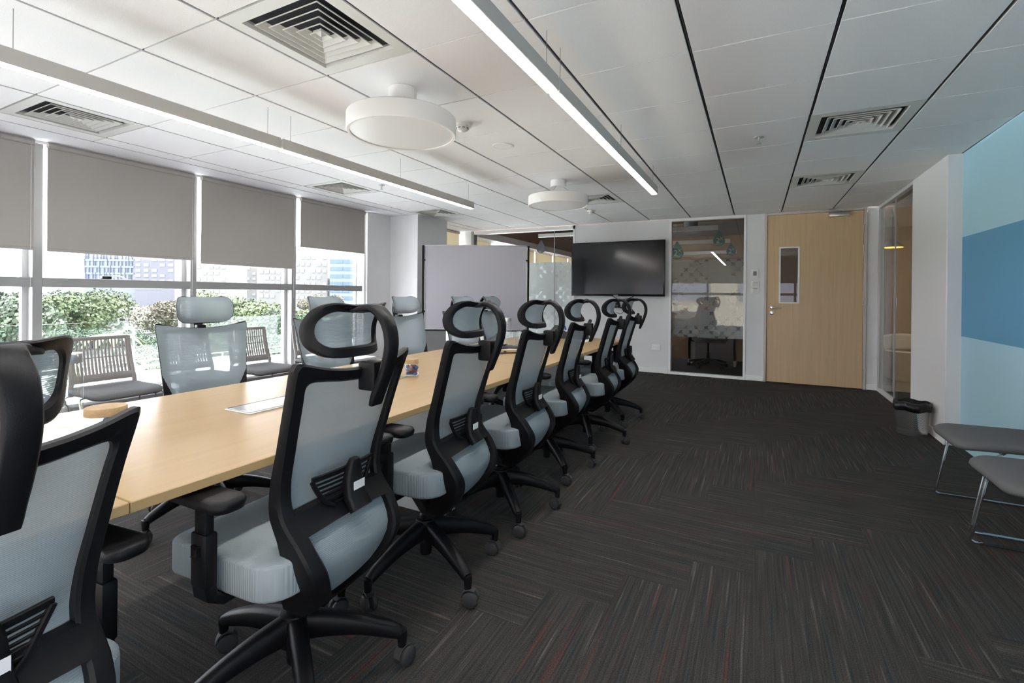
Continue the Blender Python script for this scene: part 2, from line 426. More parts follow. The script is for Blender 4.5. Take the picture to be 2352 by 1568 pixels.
# ---------------------------------------------------------------- ceiling
cl = tag(BX(XL-.15, XR+.1, YB-.1, FAR, CEIL+.03, CEIL+.08).build('ceiling', 'grid_dark'), 'white tiled suspended ceiling with dark grid lines', None, None, 'structure')
X0, Y0, T = .9047, 1.258, .6
DIFF = {(4, 0), (8, 0), (8, 4), (8, 7), (4, 7), (0, 4), (0, 7)}
GX, GY = .0085, .0042
tile_full = None
def tile(x0, x1, y0, y1):
    global tile_full
    y1 = min(y1, FAR); y0 = max(y0, YB); x1 = min(x1, XR)
    if x1-x0 < .03 or y1-y0 < .03: return
    cx, cy = (x0+x1)/2, (y0+y1)/2; hx, hy = (x1-x0)/2-GX, (y1-y0)/2-GY
    full = abs(x1-x0-T) < 1e-4 and abs(y1-y0-T) < 1e-4
    if full and tile_full: inst(tile_full, 'ceiling_tile', cl, (cx, cy, CEIL)); return
    o = RB(-hx, hx, -hy, hy, 0, .016, b=.0012, seg=1).build('ceiling_tile', 'ceiling_tile', cl, (cx, cy, CEIL))
    if full: tile_full = o
for c in range(-1, 9):
    for r in range(-4, 11):
        if (c, r) in DIFF: continue
        tile(X0-T*(c+1), X0-T*c, Y0+T*r, Y0+T*(r+1))
for r in range(-4, 11): tile(-4.70, X0-T*9, Y0+T*r, Y0+T*(r+1))
BX(-5.3, -4.705, YB, FAR, CEIL-.001, CEIL+.02).build('soffit_strip', 'soffit', cl)
# runner bars between tile columns
for c in range(0, 10):
    BX(-.0035, .0035, YB, FAR, .006, .03).build('grid_runner', 'grid_dark', cl, (X0-T*c, 0, CEIL))

# ---------------------------------------------------------------- left window wall
WF, WG = -5.08, -5.21          # room face of mullions, glass plane
MU = [-.70, .48, 1.66, 2.84, 4.02, 5.20]
SILL = .30
wl = MB(); wl.box(-5.32, -5.05, YB, 5.29, 0, SILL-.03); wl.box(-5.32, -5.05, 5.235, 5.73, 0, CEIL); wl.box(-5.32, -5.1, 6.47, FAR, 0, SILL)
wl.box(-5.32, -4.52, 5.72, 6.48, 0, CEIL); wl.box(-5.32, -5.06, YB, FAR, CEIL-.02, CEIL)
tag(wl.build('wall_left', 'paint_wall'), 'grey painted wall and square column beside the window run', None, None, 'structure')
tag(RB(-5.30, -4.86, YB, 5.24, SILL-.03, SILL, b=.005).build('trim_1', 'sill_white'), 'white window ledge below the glazing', None, None, 'structure')
def window(n, y0, y1, z0=SILL, z1=CEIL, tr=1.272):
    w = struct('window_%d' % n, (WF, (y0+y1)/2, z0), 'grey framed tall office window with a horizontal transom')
    a, b = y0-(y0+y1)/2, y1-(y0+y1)/2; h = z1-z0; t = tr-z0; D = WG-WF
    RB(D-.03, 0, a-.03, a+.03, 0, h, b=.003, seg=1).build('mullion', 'frame_grey', w)
    RB(D-.02, -.0, a+.03, b-.03, t-.038, t+.038, b=.003, seg=1).build('transom', 'frame_grey', w)
    BX(D-.02, D+.03, a+.03, b-.03, 0, .03).build('bottom_rail', 'frame_alu', w)
    BX(D-.02, D+.03, b-.06, b-.03, .03, h).build('side_trim', 'frame_alu', w)
    BX(D-.004, D+.004, a+.03, b-.06, .03, t-.038).build('pane', 'glass_window', w)
    BX(D-.004, D+.004, a+.03, b-.06, t+.038, h).build('pane', 'glass_window', w)
    return w
wins = [window(i+1, MU[i], MU[i+1]) for i in range(5)]
RB(-.16, 0, -.03, .06, 0, CEIL-SILL, b=.003, seg=1).build('jamb', 'frame_white', wins[4], (0, .62, 0))
window(6, 6.52, 7.66)
# latch on the second bay's transom
lt = MB(); lt.rbox(-.03, .02, -.035, .035, 0, .03, b=.006); lt.build('latch', 'black_gloss', wins[2], (-.05, -.12, 1.272-SILL+.038))
MB().tube(catmull([(0, .03, .015), (0, .06, .03), (0, .11, .028), (0, .15, .005)], 5), .006).build('latch_handle', 'frame_white', wins[2], (-.05, -.12, 1.272-SILL+.038))

def blind(y0, y1, zb, label, x=-5.035, m='blind_grey', group='roller blinds along the window wall'):
    t = thing('roller_blind', label, 'blind', (x, (y0+y1)/2, zb), group=group); h = (y1-y0)/2; H = CEIL-zb
    BX(-.0012, .0012, -h, h, .02, H-.002).build('blind_fabric', m, t)
    RB(-.008, .008, -h, h, 0, .024, b=.004).build('bottom_rail', m, t)
    MB().tube([(.012, h-.02, H-.01), (.012, h-.02, -.35)], .0012, 5).build('pull_cord', 'white_plastic', t)
    MB().tube([(0, -h, H-.03), (0, h, H-.03)], .022, 12).build('roller', m, t)
    return t
blind(-.66, .44, 1.53, 'grey roller blind in the window bay nearest the corner with the rear windows')
blind(.52, 1.62, 1.522, 'grey roller blind in the third window bay back from the square column\'s nearest bay')
blind(1.70, 2.815, 1.519, 'grey roller blind in the window bay with the black latch on its transom')
blind(2.885, 3.995, 1.494, 'grey roller blind hanging lowest, two bays from the square column')
blind(4.075, 5.165, 1.772, 'short grey roller blind in the bay beside the square column')
blind(6.56, 7.62, 1.5, 'pale blind in the narrow bay behind the square column', m='blind_beige_lit')

# ---------------------------------------------------------------- rear window wall (behind the camera)
wb = MB(); wb.box(-5.3, -3.62, YB-.2, YB, 0, CEIL); wb.box(-3.62, XR+.1, YB-.2, YB-.02, 0, SILL); wb.box(-3.62, XR+.1, YB-.2, YB-.02, CEIL-.06, CEIL)
tag(wb.build('wall_back', 'paint_wall'), 'painted wall with windows opposite the television wall', None, None, 'structure')
MX = [-3.60, -2.54, -1.36, -.18, 1.0, 1.5]
for i in range(5):
    a, b = MX[i], MX[i+1]; w = struct('window_%d' % (7+i), ((a+b)/2, YB, SILL), 'rear office window with transom'); h = CEIL-.06-SILL; t = .97; q = (b-a)/2
    BX(-q-.03, -q+.03, -.16, 0, 0, h).build('mullion', 'frame_grey', w)
    BX(-q+.03, q-.03, -.15, -.01, t-.038, t+.038).build('transom', 'frame_grey', w)
    BX(-q+.03, q-.03, -.135, -.127, 0, t-.038).build('pane', 'glass_window', w)
    BX(-q+.03, q-.03, -.135, -.127, t+.038, h).build('pane', 'glass_window', w)
    bt = thing('roller_blind', 'grey roller blind, number %s from the corner along the rear window wall' % ('one', 'two', 'three', 'four', 'five')[i], 'blind', ((a+b)/2, YB+.03, 1.6), group='roller blinds on the rear wall')
    BX(-q+.03, q-.03, -.0012, .0012, .02, CEIL-1.602).build('blind_fabric', 'blind_grey', bt)
    RB(-q+.03, q-.03, -.008, .008, 0, .024, b=.004).build('bottom_rail', 'blind_grey', bt)

# ---------------------------------------------------------------- far wall with television, glazing and door
Y1 = FAR+.11
wf = MB()
wf.box(-2.744, -1.205, FAR, Y1, 0, CEIL); wf.box(-.136, .10, FAR, Y1, 0, CEIL); wf.box(1.285, 1.47, FAR, Y1, 0, CEIL)
wf.box(-.14, 1.29, FAR, Y1, 2.386, CEIL+.02); wf.box(-5.32, -4.80, FAR, Y1, 0, CEIL); wf.box(-1.21, -.13, FAR, Y1, 2.386, CEIL+.02)
wall_far = tag(wf.build('wall_far', 'paint_wall'), 'light grey wall carrying the television', None, None, 'structure')
for n, (a, b) in enumerate(((-2.744, -1.21), (-.13, .093), (1.287, 1.43))):
    tag(RB(a, b, FAR-.012, FAR, 0, .075, b=.003, seg=1).build('baseboard_far', 'frame_white'), 'white skirting board', None, None, 'structure')
# glazed strip beside the door
g = struct('window_12', (-.67, FAR, 0), 'full height glazed panel with frosted band beside the door')
q = .533
BX(-q, -q+.03, -.01, .1, 0, 2.386).build('frame_side', 'frame_white', g); BX(q-.03, q, -.01, .1, 0, 2.386).build('frame_side', 'frame_white', g)
BX(-q+.03, q-.03, -.01, .1, 2.352, 2.386).build('frame_head', 'frame_white', g); BX(-q+.03, q-.03, -.01, .1, 0, .035).build('frame_sill', 'frame_white', g)
BX(-q+.03, q-.03, .035, .045, .035, 2.352).build('pane', 'glass_dark', g)
BX(-q+.03, q-.03, .047, .048, .58, 1.755).build('frosted_film', 'frost_film_dark', g)
# glazed wall behind the whiteboard
g = struct('window_13', (-3.75, FAR, 0), 'glass partition with frosted circle pattern behind the whiteboard'); q = 1.005
BX(-q-.05, -q+.01, -.01, .1, 0, 2.386).build('frame_side', 'frame_grey', g); BX(q-.03, q, -.01, .1, 0, 2.386).build('frame_side', 'frame_white', g)
BX(-q, q, -.01, .1, 2.325, 2.386).build('frame_head', 'frame_white', g); BX(-q, q, -.01, .1, 0, .05).build('frame_sill', 'frame_white', g)
for a, b in ((-q+.01, -.003+.62), (.623, q-.03)):
    BX(a, b, .035, .045, .05, 2.325).build('pane', 'glass_part', g)
    BX(a, b, .047, .048, .3, 1.775).build('frosted_film', 'frost_film', g)
BX(.6165, .6225, .03, .05, .05, 2.325).build('joint', 'frame_alu', g)

# door
d = struct('door_1', (.69, FAR, 0), 'light oak flush door with narrow vision panel')
h0 = .595
for a, b in ((-h0, -h0+.035), (h0-.035, h0)): RB(a, b, -.018, .1, 0, 2.386, b=.004, seg=1).build('door_frame', 'door_frame', d)
RB(-h0+.035, h0-.035, -.018, .1, 2.357, 2.386, b=.004, seg=1).build('door_frame', 'door_frame', d)
# leaf with a hole for the vision panel (x -.40..-.165, z 1.12..1.895)
lf = MB(); vx0, vx1, vz0, vz1 = -.402, -.168, 1.122, 1.896
L0, L1 = -h0+.04, h0-.04
for a, b, z0, z1 in ((L0, vx0, .008, 2.353), (vx1, L1, .008, 2.353), (vx0, vx1, .008, vz0), (vx0, vx1, vz1, 2.353)): lf.box(a, b, -.006, .04, z0, z1)
leaf = lf.build('door_leaf', 'door_wood', d, smooth=False)
vp = MB()
for a, b, z0, z1 in ((vx0-.008, vx0+.012, vz0-.008, vz1+.008), (vx1-.012, vx1+.008, vz0-.008, vz1+.008), (vx0+.012, vx1-.012, vz0-.008, vz0+.012), (vx0+.012, vx1-.012, vz1-.012, vz1+.008)): vp.box(a, b, -.012, .045, z0, z1)
vp.build('vision_frame', 'frame_white', leaf); BX(vx0, vx1, .012, .02, vz0, vz1).build('vision_glass', 'glass_dark', leaf)
RX = Matrix.Rotation(R(90), 4, 'X')
hd = MB(); hd.lathe([(.0, 0), (.026, 0), (.026, .008), (.012, .012), (.012, .04)], 20, M4=Matrix.Translation((-.492, -.006, 1.055)) @ RX)
hd.build('lever_rose', 'chrome', leaf)
MB().tube(catmull([(-.492, -.045, 1.055), (-.47, -.05, 1.055), (-.40, -.05, 1.053), (-.375, -.05, 1.052)], 4), .0085, 10).build('lever', 'pole_grey', leaf)
MB().lathe([(.0, 0), (.026, 0), (.026, .008), (.01, .01), (.008, .014), (0, .014)], 20, M4=Matrix.Translation((-.492, -.006, .975)) @ RX).build('lock_rose', 'chrome', leaf)
for z in (.22, 1.15, 1.85, 2.12): MB().tube([(h0-.036, -.016, z-.05), (h0-.036, -.016, z+.05)], .008, 8).build('hinge', 'steel', d)
RB(.17, .40, -.055, -.006, 2.285, 2.345, b=.005).build('closer_body', 'steel', leaf)
MB().tube([(.32, -.05, 2.35), (.16, -.13, 2.37), (.11, -.02, 2.372)], .008, 6).build('closer_arm', 'pole_grey', leaf)

# switches and socket
def plate(name, x, z, w_, h_, label, cat, screen=None, slots=()):
    t = thing(name, label, cat, (x, FAR, z)); RB(-w_/2, w_/2, -.012, 0, -h_/2, h_/2, b=.003).build('cover_plate', 'plate_white', t)
    if screen: BX(-.022, .022, -.0135, -.012, -.03, .03).build('display', 'win_grey', t)
    for a, b, c, e in slots: BX(a, b, -.0132, -.012, c, e).build('switch_slot', 'grid_dark' if e-c < .012 else 'white_fitting', t)
plate('thermostat', -.02, 1.537, .09, .12, 'small white room thermostat with grey display, above two switches', 'thermostat', True)
plate('light_switch', -.015, 1.385, .105, .085, 'white wall switch directly below the thermostat', 'switch', None, ((-.03, .03, .026, .032), (-.035, .035, -.03, .018)))
plate('light_switch', -.015, 1.29, .105, .085, 'white wall switch lowest of the column beside the door', 'switch', None, ((-.03, .03, .026, .032), (-.03, .03, -.03, .018)))
plate('wall_socket', -1.39, .40, .13, .09, 'white double wall socket low beside the glazed panel', 'socket', None, ((-.04, -.03, -.01, .01), (-.005, .005, -.01, .01), (.03, .04, -.012, .012)))

# television
t = thing('television', 'large black wall-mounted flat television', 'television', (-2.01, FAR-.075, 1.193))
RB(-.757, .757, -.03, .03, 0, .878, b=.006).build('casing', 'black_gloss', t)
mat('screen_black', (.006, .007, .009), .13, spec=.5)
BX(-.735, .735, -.0325, -.03, .034, .86).build('screen', 'screen_black', t)
RB(-.3, .3, .03, .06, .2, .68, b=.005).build('wall_bracket', 'black_plastic', t)
BX(-.036, .036, -.0335, -.0305, .010, .020).build('maker_badge', 'pole_grey', t)
c = catmull([(-2.08, FAR-.04, 1.19), (-1.99, FAR-.03, 1.15), (-1.85, FAR-.03, 1.15), (-1.74, FAR-.03, 1.19)], 8)
tag(MB().tube(c, .006, 6).build('tv_cable', 'black_plastic'), 'black cable looping below the television', 'cable')
t = thing('video_camera', 'black video conference camera mounted below the television', 'camera', (-1.99, FAR, 1.02))
RB(-.09, .09, -.12, 0, -.01, .0, b=.003, seg=1).build('shelf', 'black_plastic', t)
MB().lathe([(.0, 0), (.05, 0), (.052, .02), (.045, .05), (.03, .085), (0, .095)], 20, c=(0, -.07, 0)).build('camera_head', 'black_gloss', t)
MB().tube(catmull([(.02, -.02, -.01), (.09, -.03, -.05), (.05, -.03, -.11), (-.03, -.03, -.09)], 6), .004, 6).build('camera_cable', 'black_plastic', t)

# ---------------------------------------------------------------- right side: glass, pillar, blue wall
wr = MB(); wr.box(XR, XR+.12, YB, 5.13, 0, CEIL)
wr = wr.build('wall_right', 'blue_light'); tag(wr, 'pale blue painted wall with a darker blue band', None, None, 'structure')
BX(XR-.0012, XR, YB, 5.13, .90, 1.705).build('painted_band', 'blue_band', wr)
tag(RB(1.392, XR+.12, 5.13, 6.12, 0, CEIL, b=.006, seg=1).build('wall_right', 'paint_white'), 'white painted pillar between the blue wall and the glass', None, None, 'structure')
tag(RB(1.382, 1.392, 5.12, 6.12, 0, .075, b=.003, seg=1).build('baseboard_right', 'frame_white'), 'white skirting on the pillar', None, None, 'structure')
g = struct('window_14', (1.42, 6.9, 0), 'glass partition beside the door'); 
BX(-.02, .03, -.79, .79, 2.355, CEIL).build('frame_head', 'frame_alu', g); BX(-.02, .03, -.79, .79, 0, .035).build('frame_sill', 'frame_alu', g)
BX(-.02, .03, .75, .79, .035, 2.355).build('frame_side', 'frame_alu', g)
BX(0, .01, -.78, .02, .035, 2.355).build('pane', 'glass_part', g); BX(0, .01, .026, .75, .035, 2.355).build('pane', 'glass_part', g)
BX(-.002, .012, .02, .026, .035, 2.355).build('joint', 'frame_alu', g)
# side room seen through it
sr = MB(); sr.box(1.62, 4.2, 4.9, 5.0, 0, 2.7); sr.box(4.2, 4.3, 4.9, 11, 0, 2.7)
tag(sr.build('wall_side', 'paint_wall'), 'plain wall of the adjoining room', None, None, 'structure')
tag(BX(1.47, 4.3, 10.5, 10.6, 0, 2.7).build('wall_side', 'panel_wood'), 'wood grained wall beyond the glass partition', None, None, 'structure')
tag(BX(1.47, 4.3, 4.9, 10.5, -.05, -.001).build('floor', 'next_floor'), 'dark floor of the adjoining room', None, None, 'structure')
tag(BX(1.53, 4.3, 4.9, 10.6, 2.45, 2.5).build('ceiling', 'paint_white'), 'ceiling of the adjoining room', None, None, 'structure')
tag(RB(2.02, 2.35, 10.44, 10.5, 0, 2.2, b=.01).build('door_2', 'desk_wood'), 'brown door in the adjoining room', None, None, 'structure')
t = thing('fill_panel_light', 'added fill light panel, out of view, brightening the adjoining room', 'fill light', (2.7, 8.2, 2.449))  # added out-of-view lamp that brightens the room behind the glass partition
RB(-.3, .3, -.3, .3, -.02, 0, b=.004).build('panel_frame', 'white_fitting', t); BX(-.27, .27, -.27, .27, -.022, -.0202).build('panel_diffuser', 'fill_panel_glow', t)
t = thing('tub_chair', 'cream rounded tub chair standing behind the glass partition', 'chair', (1.98, 8.75, 0))
prof = [(.22, .02), (.30, .05), (.34, .25), (.36, .44), (.33, .46), (.30, .44)]
MB().lathe(prof, 28).build('shell', 'cream_chair', t); MB().lathe([(0, .44), (.28, .44), (.31, .40), (.31, .34), (0, .34)], 28).build('seat_cushion', 'cream_chair', t)
bk = MB()
def tubback(u, v):
    a = R(-20+220*u); rr = .33+.05*v; hgt = .42+.24*v*math.sin(math.pi*u)**.4
    return (rr*math.cos(a), rr*math.sin(a), hgt)
bk.grid(tubback, 24, 6); bko = bk.build('backrest', 'cream_chair', t); md = bko.modifiers.new('thick', 'SOLIDIFY'); md.thickness = .05
t = thing('accent_lamp', 'orange glowing slim lamp shade beyond the glass partition', 'lamp', (1.86, 9.2, 1.98))
MB().lathe([(.0, .12), (.03, .12), (.13, .02), (.14, .0), (.135, 0), (.1, .02), (0, .1)], 24).build('lamp_shade', 'black_plastic', t)
MB().lathe([(0, -.006), (.125, -.004), (.125, .004), (0, .004)], 24).build('lamp_glow', 'orange_glow', t)
MB().tube([(0, 0, .12), (0, 0, .47)], .004, 6).build('lamp_cord', 'black_plastic', t)

# ---------------------------------------------------------------- open office beyond the far wall
YN = 15.0
tag(BX(-5.3, 1.47, Y1-.1, YN, -.05, -.001).build('floor', 'next_floor'), 'dark carpet of the office beyond', None, None, 'structure')
tag(BX(-5.3, 1.47, Y1, YN, 2.95, 3.0).build('ceiling', 'next_ceiling'), 'exposed brown ceiling of the office beyond', None, None, 'structure')
nb = MB(); nb.box(-5.3, 1.47, YN, YN+.1, 0, 3.0); nb.box(1.41, 1.47, Y1, YN, 0, 3.0); nb.box(-5.3, -5.12, Y1, YN, 0, .9); nb.box(-5.3, -5.12, Y1, YN, 2.3, 3.0)
nb.box(-5.3, 1.47, Y1-.02, Y1, 2.39, 3.0)
tag(nb.build('wall_next', 'desk_wood'), 'brown walls of the office beyond', None, None, 'structure')
tag(BX(-5.3, -4.72, Y1, YN, 2.29, 2.42).build('trim_2', 'soffit'), 'white bulkhead above the far office windows', None, None, 'structure')
ys = [7.85, 8.95, 10.05, 11.2, 12.4, 13.6, 14.9]
for i in range(6):
    w = struct('window_%d' % (15+i), (-5.15, ys[i], .9), 'far office window'); L_ = ys[i+1]-ys[i]
    BX(-.03, .03, -.03, .03, 0, 1.4).build('mullion', 'frame_grey', w); BX(-.004, .004, .03, L_-.03, 0, 1.4).build('pane', 'glass_window', w)
    if i not in (1,):
        zb = {0: 1.5, 2: 1.6, 3: 1.95}.get(i, 1.5)
        b_ = thing('roller_blind', 'beige roller blind in far office, window %s past the partition' % ('one', 'two', 'three', 'four', 'five', 'six')[i], 'blind', (-5.08, ys[i]+L_/2, zb), group='blinds of the far office')
        BX(-.002, .002, -L_/2+.04, L_/2-.04, 0, 2.35-zb).build('blind_fabric', 'blind_beige_lit', b_)
def hang_light(x0, x1, y, z, label):
    t = thing('linear_pendant', label, 'pendant light', ((x0+x1)/2, y, z), group='unlit linear pendants of the far office'); h = (x1-x0)/2
    RB(-h, h, -.03, .03, 0, .08, b=.004, seg=1).build('housing', 'white_fitting', t)
    for s in (-.8, .8): MB().tube([(h*s, 0, .08), (h*s, 0, 2.95-z)], .002, 4).build('suspension_wire', 'wire', t)
hang_light(-4.42, -2.2, 9.95, 2.50, 'white unlit linear pendant seen through the glass behind the whiteboard')
hang_light(-2.1, -.60, 9.0, 2.36, 'white unlit linear pendant nearest behind the glazed panel beside the door')
hang_light(-2.4, -.50, 11.0, 2.33, 'white unlit linear pendant second in line behind the glazed panel')
hang_light(-2.6, -.45, 13.2, 2.28, 'white unlit linear pendant deepest in the office behind the glazed panel')
def text_mesh(body, size, m, parent, loc, ext=.001):
    cu_ = bpy.data.curves.new('lettering', 'FONT'); cu_.body = body; cu_.size = size; cu_.extrude = ext; cu_.align_x = 'CENTER'; cu_.align_y = 'CENTER'
    tmp = bpy.data.objects.new('lettering', cu_); me = bpy.data.meshes.new_from_object(tmp); bpy.data.objects.remove(tmp)
    me.materials.clear(); me.materials.append(M[m])
    o = bpy.data.objects.new('lettering', me); COL.objects.link(o); o.parent = parent; o.location = loc; o.rotation_euler = (R(90), 0, 0); return o
def drop_sign(x, y, z, s, label, m='sign_green', txt=True):
    t = thing('hanging_sign', label, 'sign', (x, y, z), group='drop signs hanging in the far office')
    pts = catmull([(0, 0, .17), (.05, 0, .09), (.095, 0, .0), (.08, 0, -.07), (0, 0, -.115), (-.08, 0, -.07), (-.095, 0, 0), (-.05, 0, .09)], 4, True)
    fr = [(p.x*s, -.004, p.z*s) for p in pts]; bk = [(p.x*s, .004, p.z*s) for p in pts]
    MB().layers([fr, bk]).build('board', m, t)
    if txt:
        text_mesh('2', .13*s, 'label_white', t, (-.02*s, -.005, -.015*s)); text_mesh('X', .08*s, 'sign_yellow', t, (.04*s, -.005, .02*s))
        BX(-.06*s, .05*s, -.0055, -.004, -.078*s, -.068*s).build('underline', 'label_white', t)
    MB().tube([(0, 0, .17*s), (0, 0, 2.95-z)], .0018, 4).build('thread', 'wire', t)
drop_sign(-.60, 9.25, 2.21, 1.0, 'green drop-shaped sign reading 2X hanging below the nearest unlit pendant')
drop_sign(-1.27, 8.95, 1.985, 1.15, 'larger green drop-shaped sign reading 2X beside the television edge')
drop_sign(-.43, 9.9, 2.07, .85, 'small green drop-shaped sign reading 2X hanging deeper in the office')
drop_sign(-4.38, 10.0, 2.27, 1.1, 'dark drop-shaped sign hanging from the pendant behind the whiteboard', 'fin_dark', False)
t = thing('ventilation_duct', 'grey round ceiling duct hanging in the far office', 'duct', (-1.15, 9.9, 2.45)); MB().lathe([(.0, 0), (.17, 0), (.17, .02), (.13, .04), (.13, .5)], 20).build('duct_drop', 'duct', t)
for y in (9.5, 10.4): tag(MB().tube([(-2.6, y, 2.72), (1.2, y+.1, 2.72)], .03, 8).build('ceiling_pipe', 'desk_wood'), 'brown %s pipe run under the far office ceiling' % ('nearer' if y < 10 else 'deeper'), 'pipe')
def desk(x0, x1, y0, y1, label):
    t = thing('office_desk', label, 'desk', ((x0+x1)/2, (y0+y1)/2, 0), group='desks of the far office'); a, b = (x1-x0)/2, (y1-y0)/2
    RB(-a, a, -b, b, .71, .735, b=.003, seg=1).build('desk_top', 'white_plastic', t); BX(-a, a, -b, -b+.025, .1, .71).build('modesty_panel', 'desk_wood', t)
    for s in (-1, 1): BX(s*a-(.04 if s > 0 else 0), s*a+(.04 if s < 0 else 0), -b, b, 0, .71).build('desk_leg', 'white_plastic', t)
desk(-2.3, -1.02, 8.9, 9.6, 'desk with brown panel behind the left part of the glazed panel')
desk(-.34, .9, 9.0, 9.7, 'desk with brown panel behind the wall beside the door')

# ---------------------------------------------------------------- ceiling fittings
def sq(h, z, cx=0, cy=0): return [(cx+x*h, cy+y*h, z) for x, y in ((-1, -1), (1, -1), (1, 1), (-1, 1))]
def make_diffuser():
    t = thing('ceiling_diffuser', 'x', 'air vent', (0, 0, CEIL))
    p = MB(); o_, i_ = .294, .232
    p.layers([sq(o_, .012), sq(o_, 0), sq(i_, 0), sq(i_-.006, .016), sq(i_-.004, .03), sq(o_, .012)], cap=False); p.build('face_plate', 'diffuser_plate', t, smooth=False)
    BX(-.23, .23, -.23, .23, .028, .029).build('plenum', 'grid_dark', t)
    for k in range(5):
        a = .196-.040*k
        MB().layers([sq(a-.031, .024), sq(a-.0035, .0012), sq(a-.003, -.001), sq(a, -.001), sq(a, .003), sq(a-.028, .026)], cap=False).build('louvre', 'diffuser_plate', t, smooth=False)
    MB().layers([sq(.001, -.004), sq(.026, .014), sq(.026, .018)], cap=True).build('centre_cone', 'diffuser_plate', t, smooth=False)
    return t
dif = make_diffuser()
DL = {(4, 0): 'square white air diffuser above the table beside the nearer round pendant', (8, 0): 'square air diffuser by the window opposite the bay with the black latch',
      (8, 4): 'square air diffuser by the window, middle one of the window-side row', (8, 7): 'square air diffuser beside the square column',
      (4, 7): 'square air diffuser beyond the farther round pendant', (0, 4): 'square air diffuser over the aisle between two rows of plain tiles, nearer the bin', (0, 7): 'square air diffuser over the aisle in front of the door'}
for i, k in enumerate(DL):
    o = dif if i == 0 else copy_tree(dif); o.location = (X0-T*(k[0]+.5), Y0+T*(k[1]+.5), CEIL); o['label'] = DL[k]; o['group'] = 'square ceiling diffusers'

def strip(x, ys_, label):
    t = thing('linear_pendant', label, 'pendant light', (x, 2.06, 2.14), group='lit linear pendants')
    for y0, y1 in ys_:
        h = RB(-.029, .029, y0-2.06, y1-2.06, .004, .074, b=.003, seg=1).build('housing', 'housing', t)
        BX(-.023, .023, y0-2.06+.008, y1-2.06-.008, 0, .006).build('light_strip', 'strip_glow', h)
        n = 2
        for yy in (y0+.075, lerp(y0, y1, .5), y1-.075): MB().tube([(0, yy-2.06, .074), (0, yy-2.06, CEIL-2.14)], .0013, 5).build('suspension_wire', 'wire', h)
strip(-.845, ((-.42, 2.045), (2.063, 4.52)), 'lit white linear pendant hanging over the aisle-side chairs')
strip(-2.79, ((-.42, 2.08), (2.098, 4.47)), 'lit white linear pendant hanging over the window-side chairs')

def disc(y, label):
    t = thing('round_pendant', label, 'pendant light', (-1.835, y, 2.125), group='round drum pendants')
    r = .31
    MB().lathe([(0, .012), (r-.022, .012), (r-.020, .002), (r-.004, 0), (r, .006), (r, .094), (r-.006, .1), (0, .1)], 64).build('drum', 'white_fitting', t)
    MB().lathe([(0, .006), (r-.02, .006), (r-.02, .012), (0, .012)], 64).build('drum_diffuser', 'white_plastic', t)
    MB().lathe([(0, .197), (.078, .197), (.08, .2), (.08, .264), (0, .264)], 32).build('canopy', 'white_fitting', t)
    for k in range(3):
        a = R(30+120*k); MB().tube([(.05*math.cos(a), .05*math.sin(a), .2), (.2*math.cos(a), .2*math.sin(a), .1)], .0014, 5).build('suspension_wire', 'wire', t)
disc(2.173, 'round white drum pendant hanging nearer the large square diffuser')
disc(4.62, 'round white drum pendant hanging nearer the television')
def smoke(x, y, label):
    t = thing('smoke_detector', label, 'smoke detector', (x, y, CEIL))
    MB().lathe([(0, -.02), (.052, -.02), (.055, -.016), (.055, 0), (0, 0)], 24).build('base_ring', 'white_fitting', t)
    MB().lathe([(0, -.058), (.012, -.058), (.02, -.05), (.036, -.045), (.042, -.03), (.042, -.02), (0, -.02)], 24).build('sensor_head', 'white_fitting', t)
    for k in range(8):
        a = R(45*k); RB(-.01, .01, .0405, .0435, -.036, -.03, b=.001, seg=1, M4=Matrix.Rotation(a, 4, 'Z')).build('vent_slot', 'grid_dark', t)
smoke(-1.834, 2.803, 'white smoke detector on the ceiling beside the nearer drum pendant')
smoke(-2.066, 6.449, 'white smoke detector on the ceiling close to the television wall')
t = thing('ceiling_speaker', 'flat round white ceiling speaker between the two drum pendants', 'speaker', (-1.81, 3.355, CEIL))
MB().lathe([(0, -.006), (.068, -.006), (.07, -.004), (.07, 0), (0, 0)], 32).build('grille', 'white_plastic', t); MB().lathe([(.07, 0), (.07, -.006), (.082, -.005), (.084, 0)], 32).build('rim', 'white_fitting', t)
def sprinkler(x, y, label):
    t = thing('sprinkler_head', label, 'sprinkler', (x, y, CEIL))
    MB().lathe([(0, -.004), (.032, -.004), (.034, 0), (0, 0)], 20).build('escutcheon', 'steel', t)
    MB().lathe([(0, -.05), (.018, -.05), (.018, -.047), (.005, -.045), (.006, -.02), (.009, -.004), (0, -.004)], 16).build('nozzle', 'steel', t)
sprinkler(.006, 3.989, 'steel sprinkler head on the ceiling over the open aisle'); sprinkler(-3.66, 4.0, 'steel sprinkler head on the ceiling near the windows')

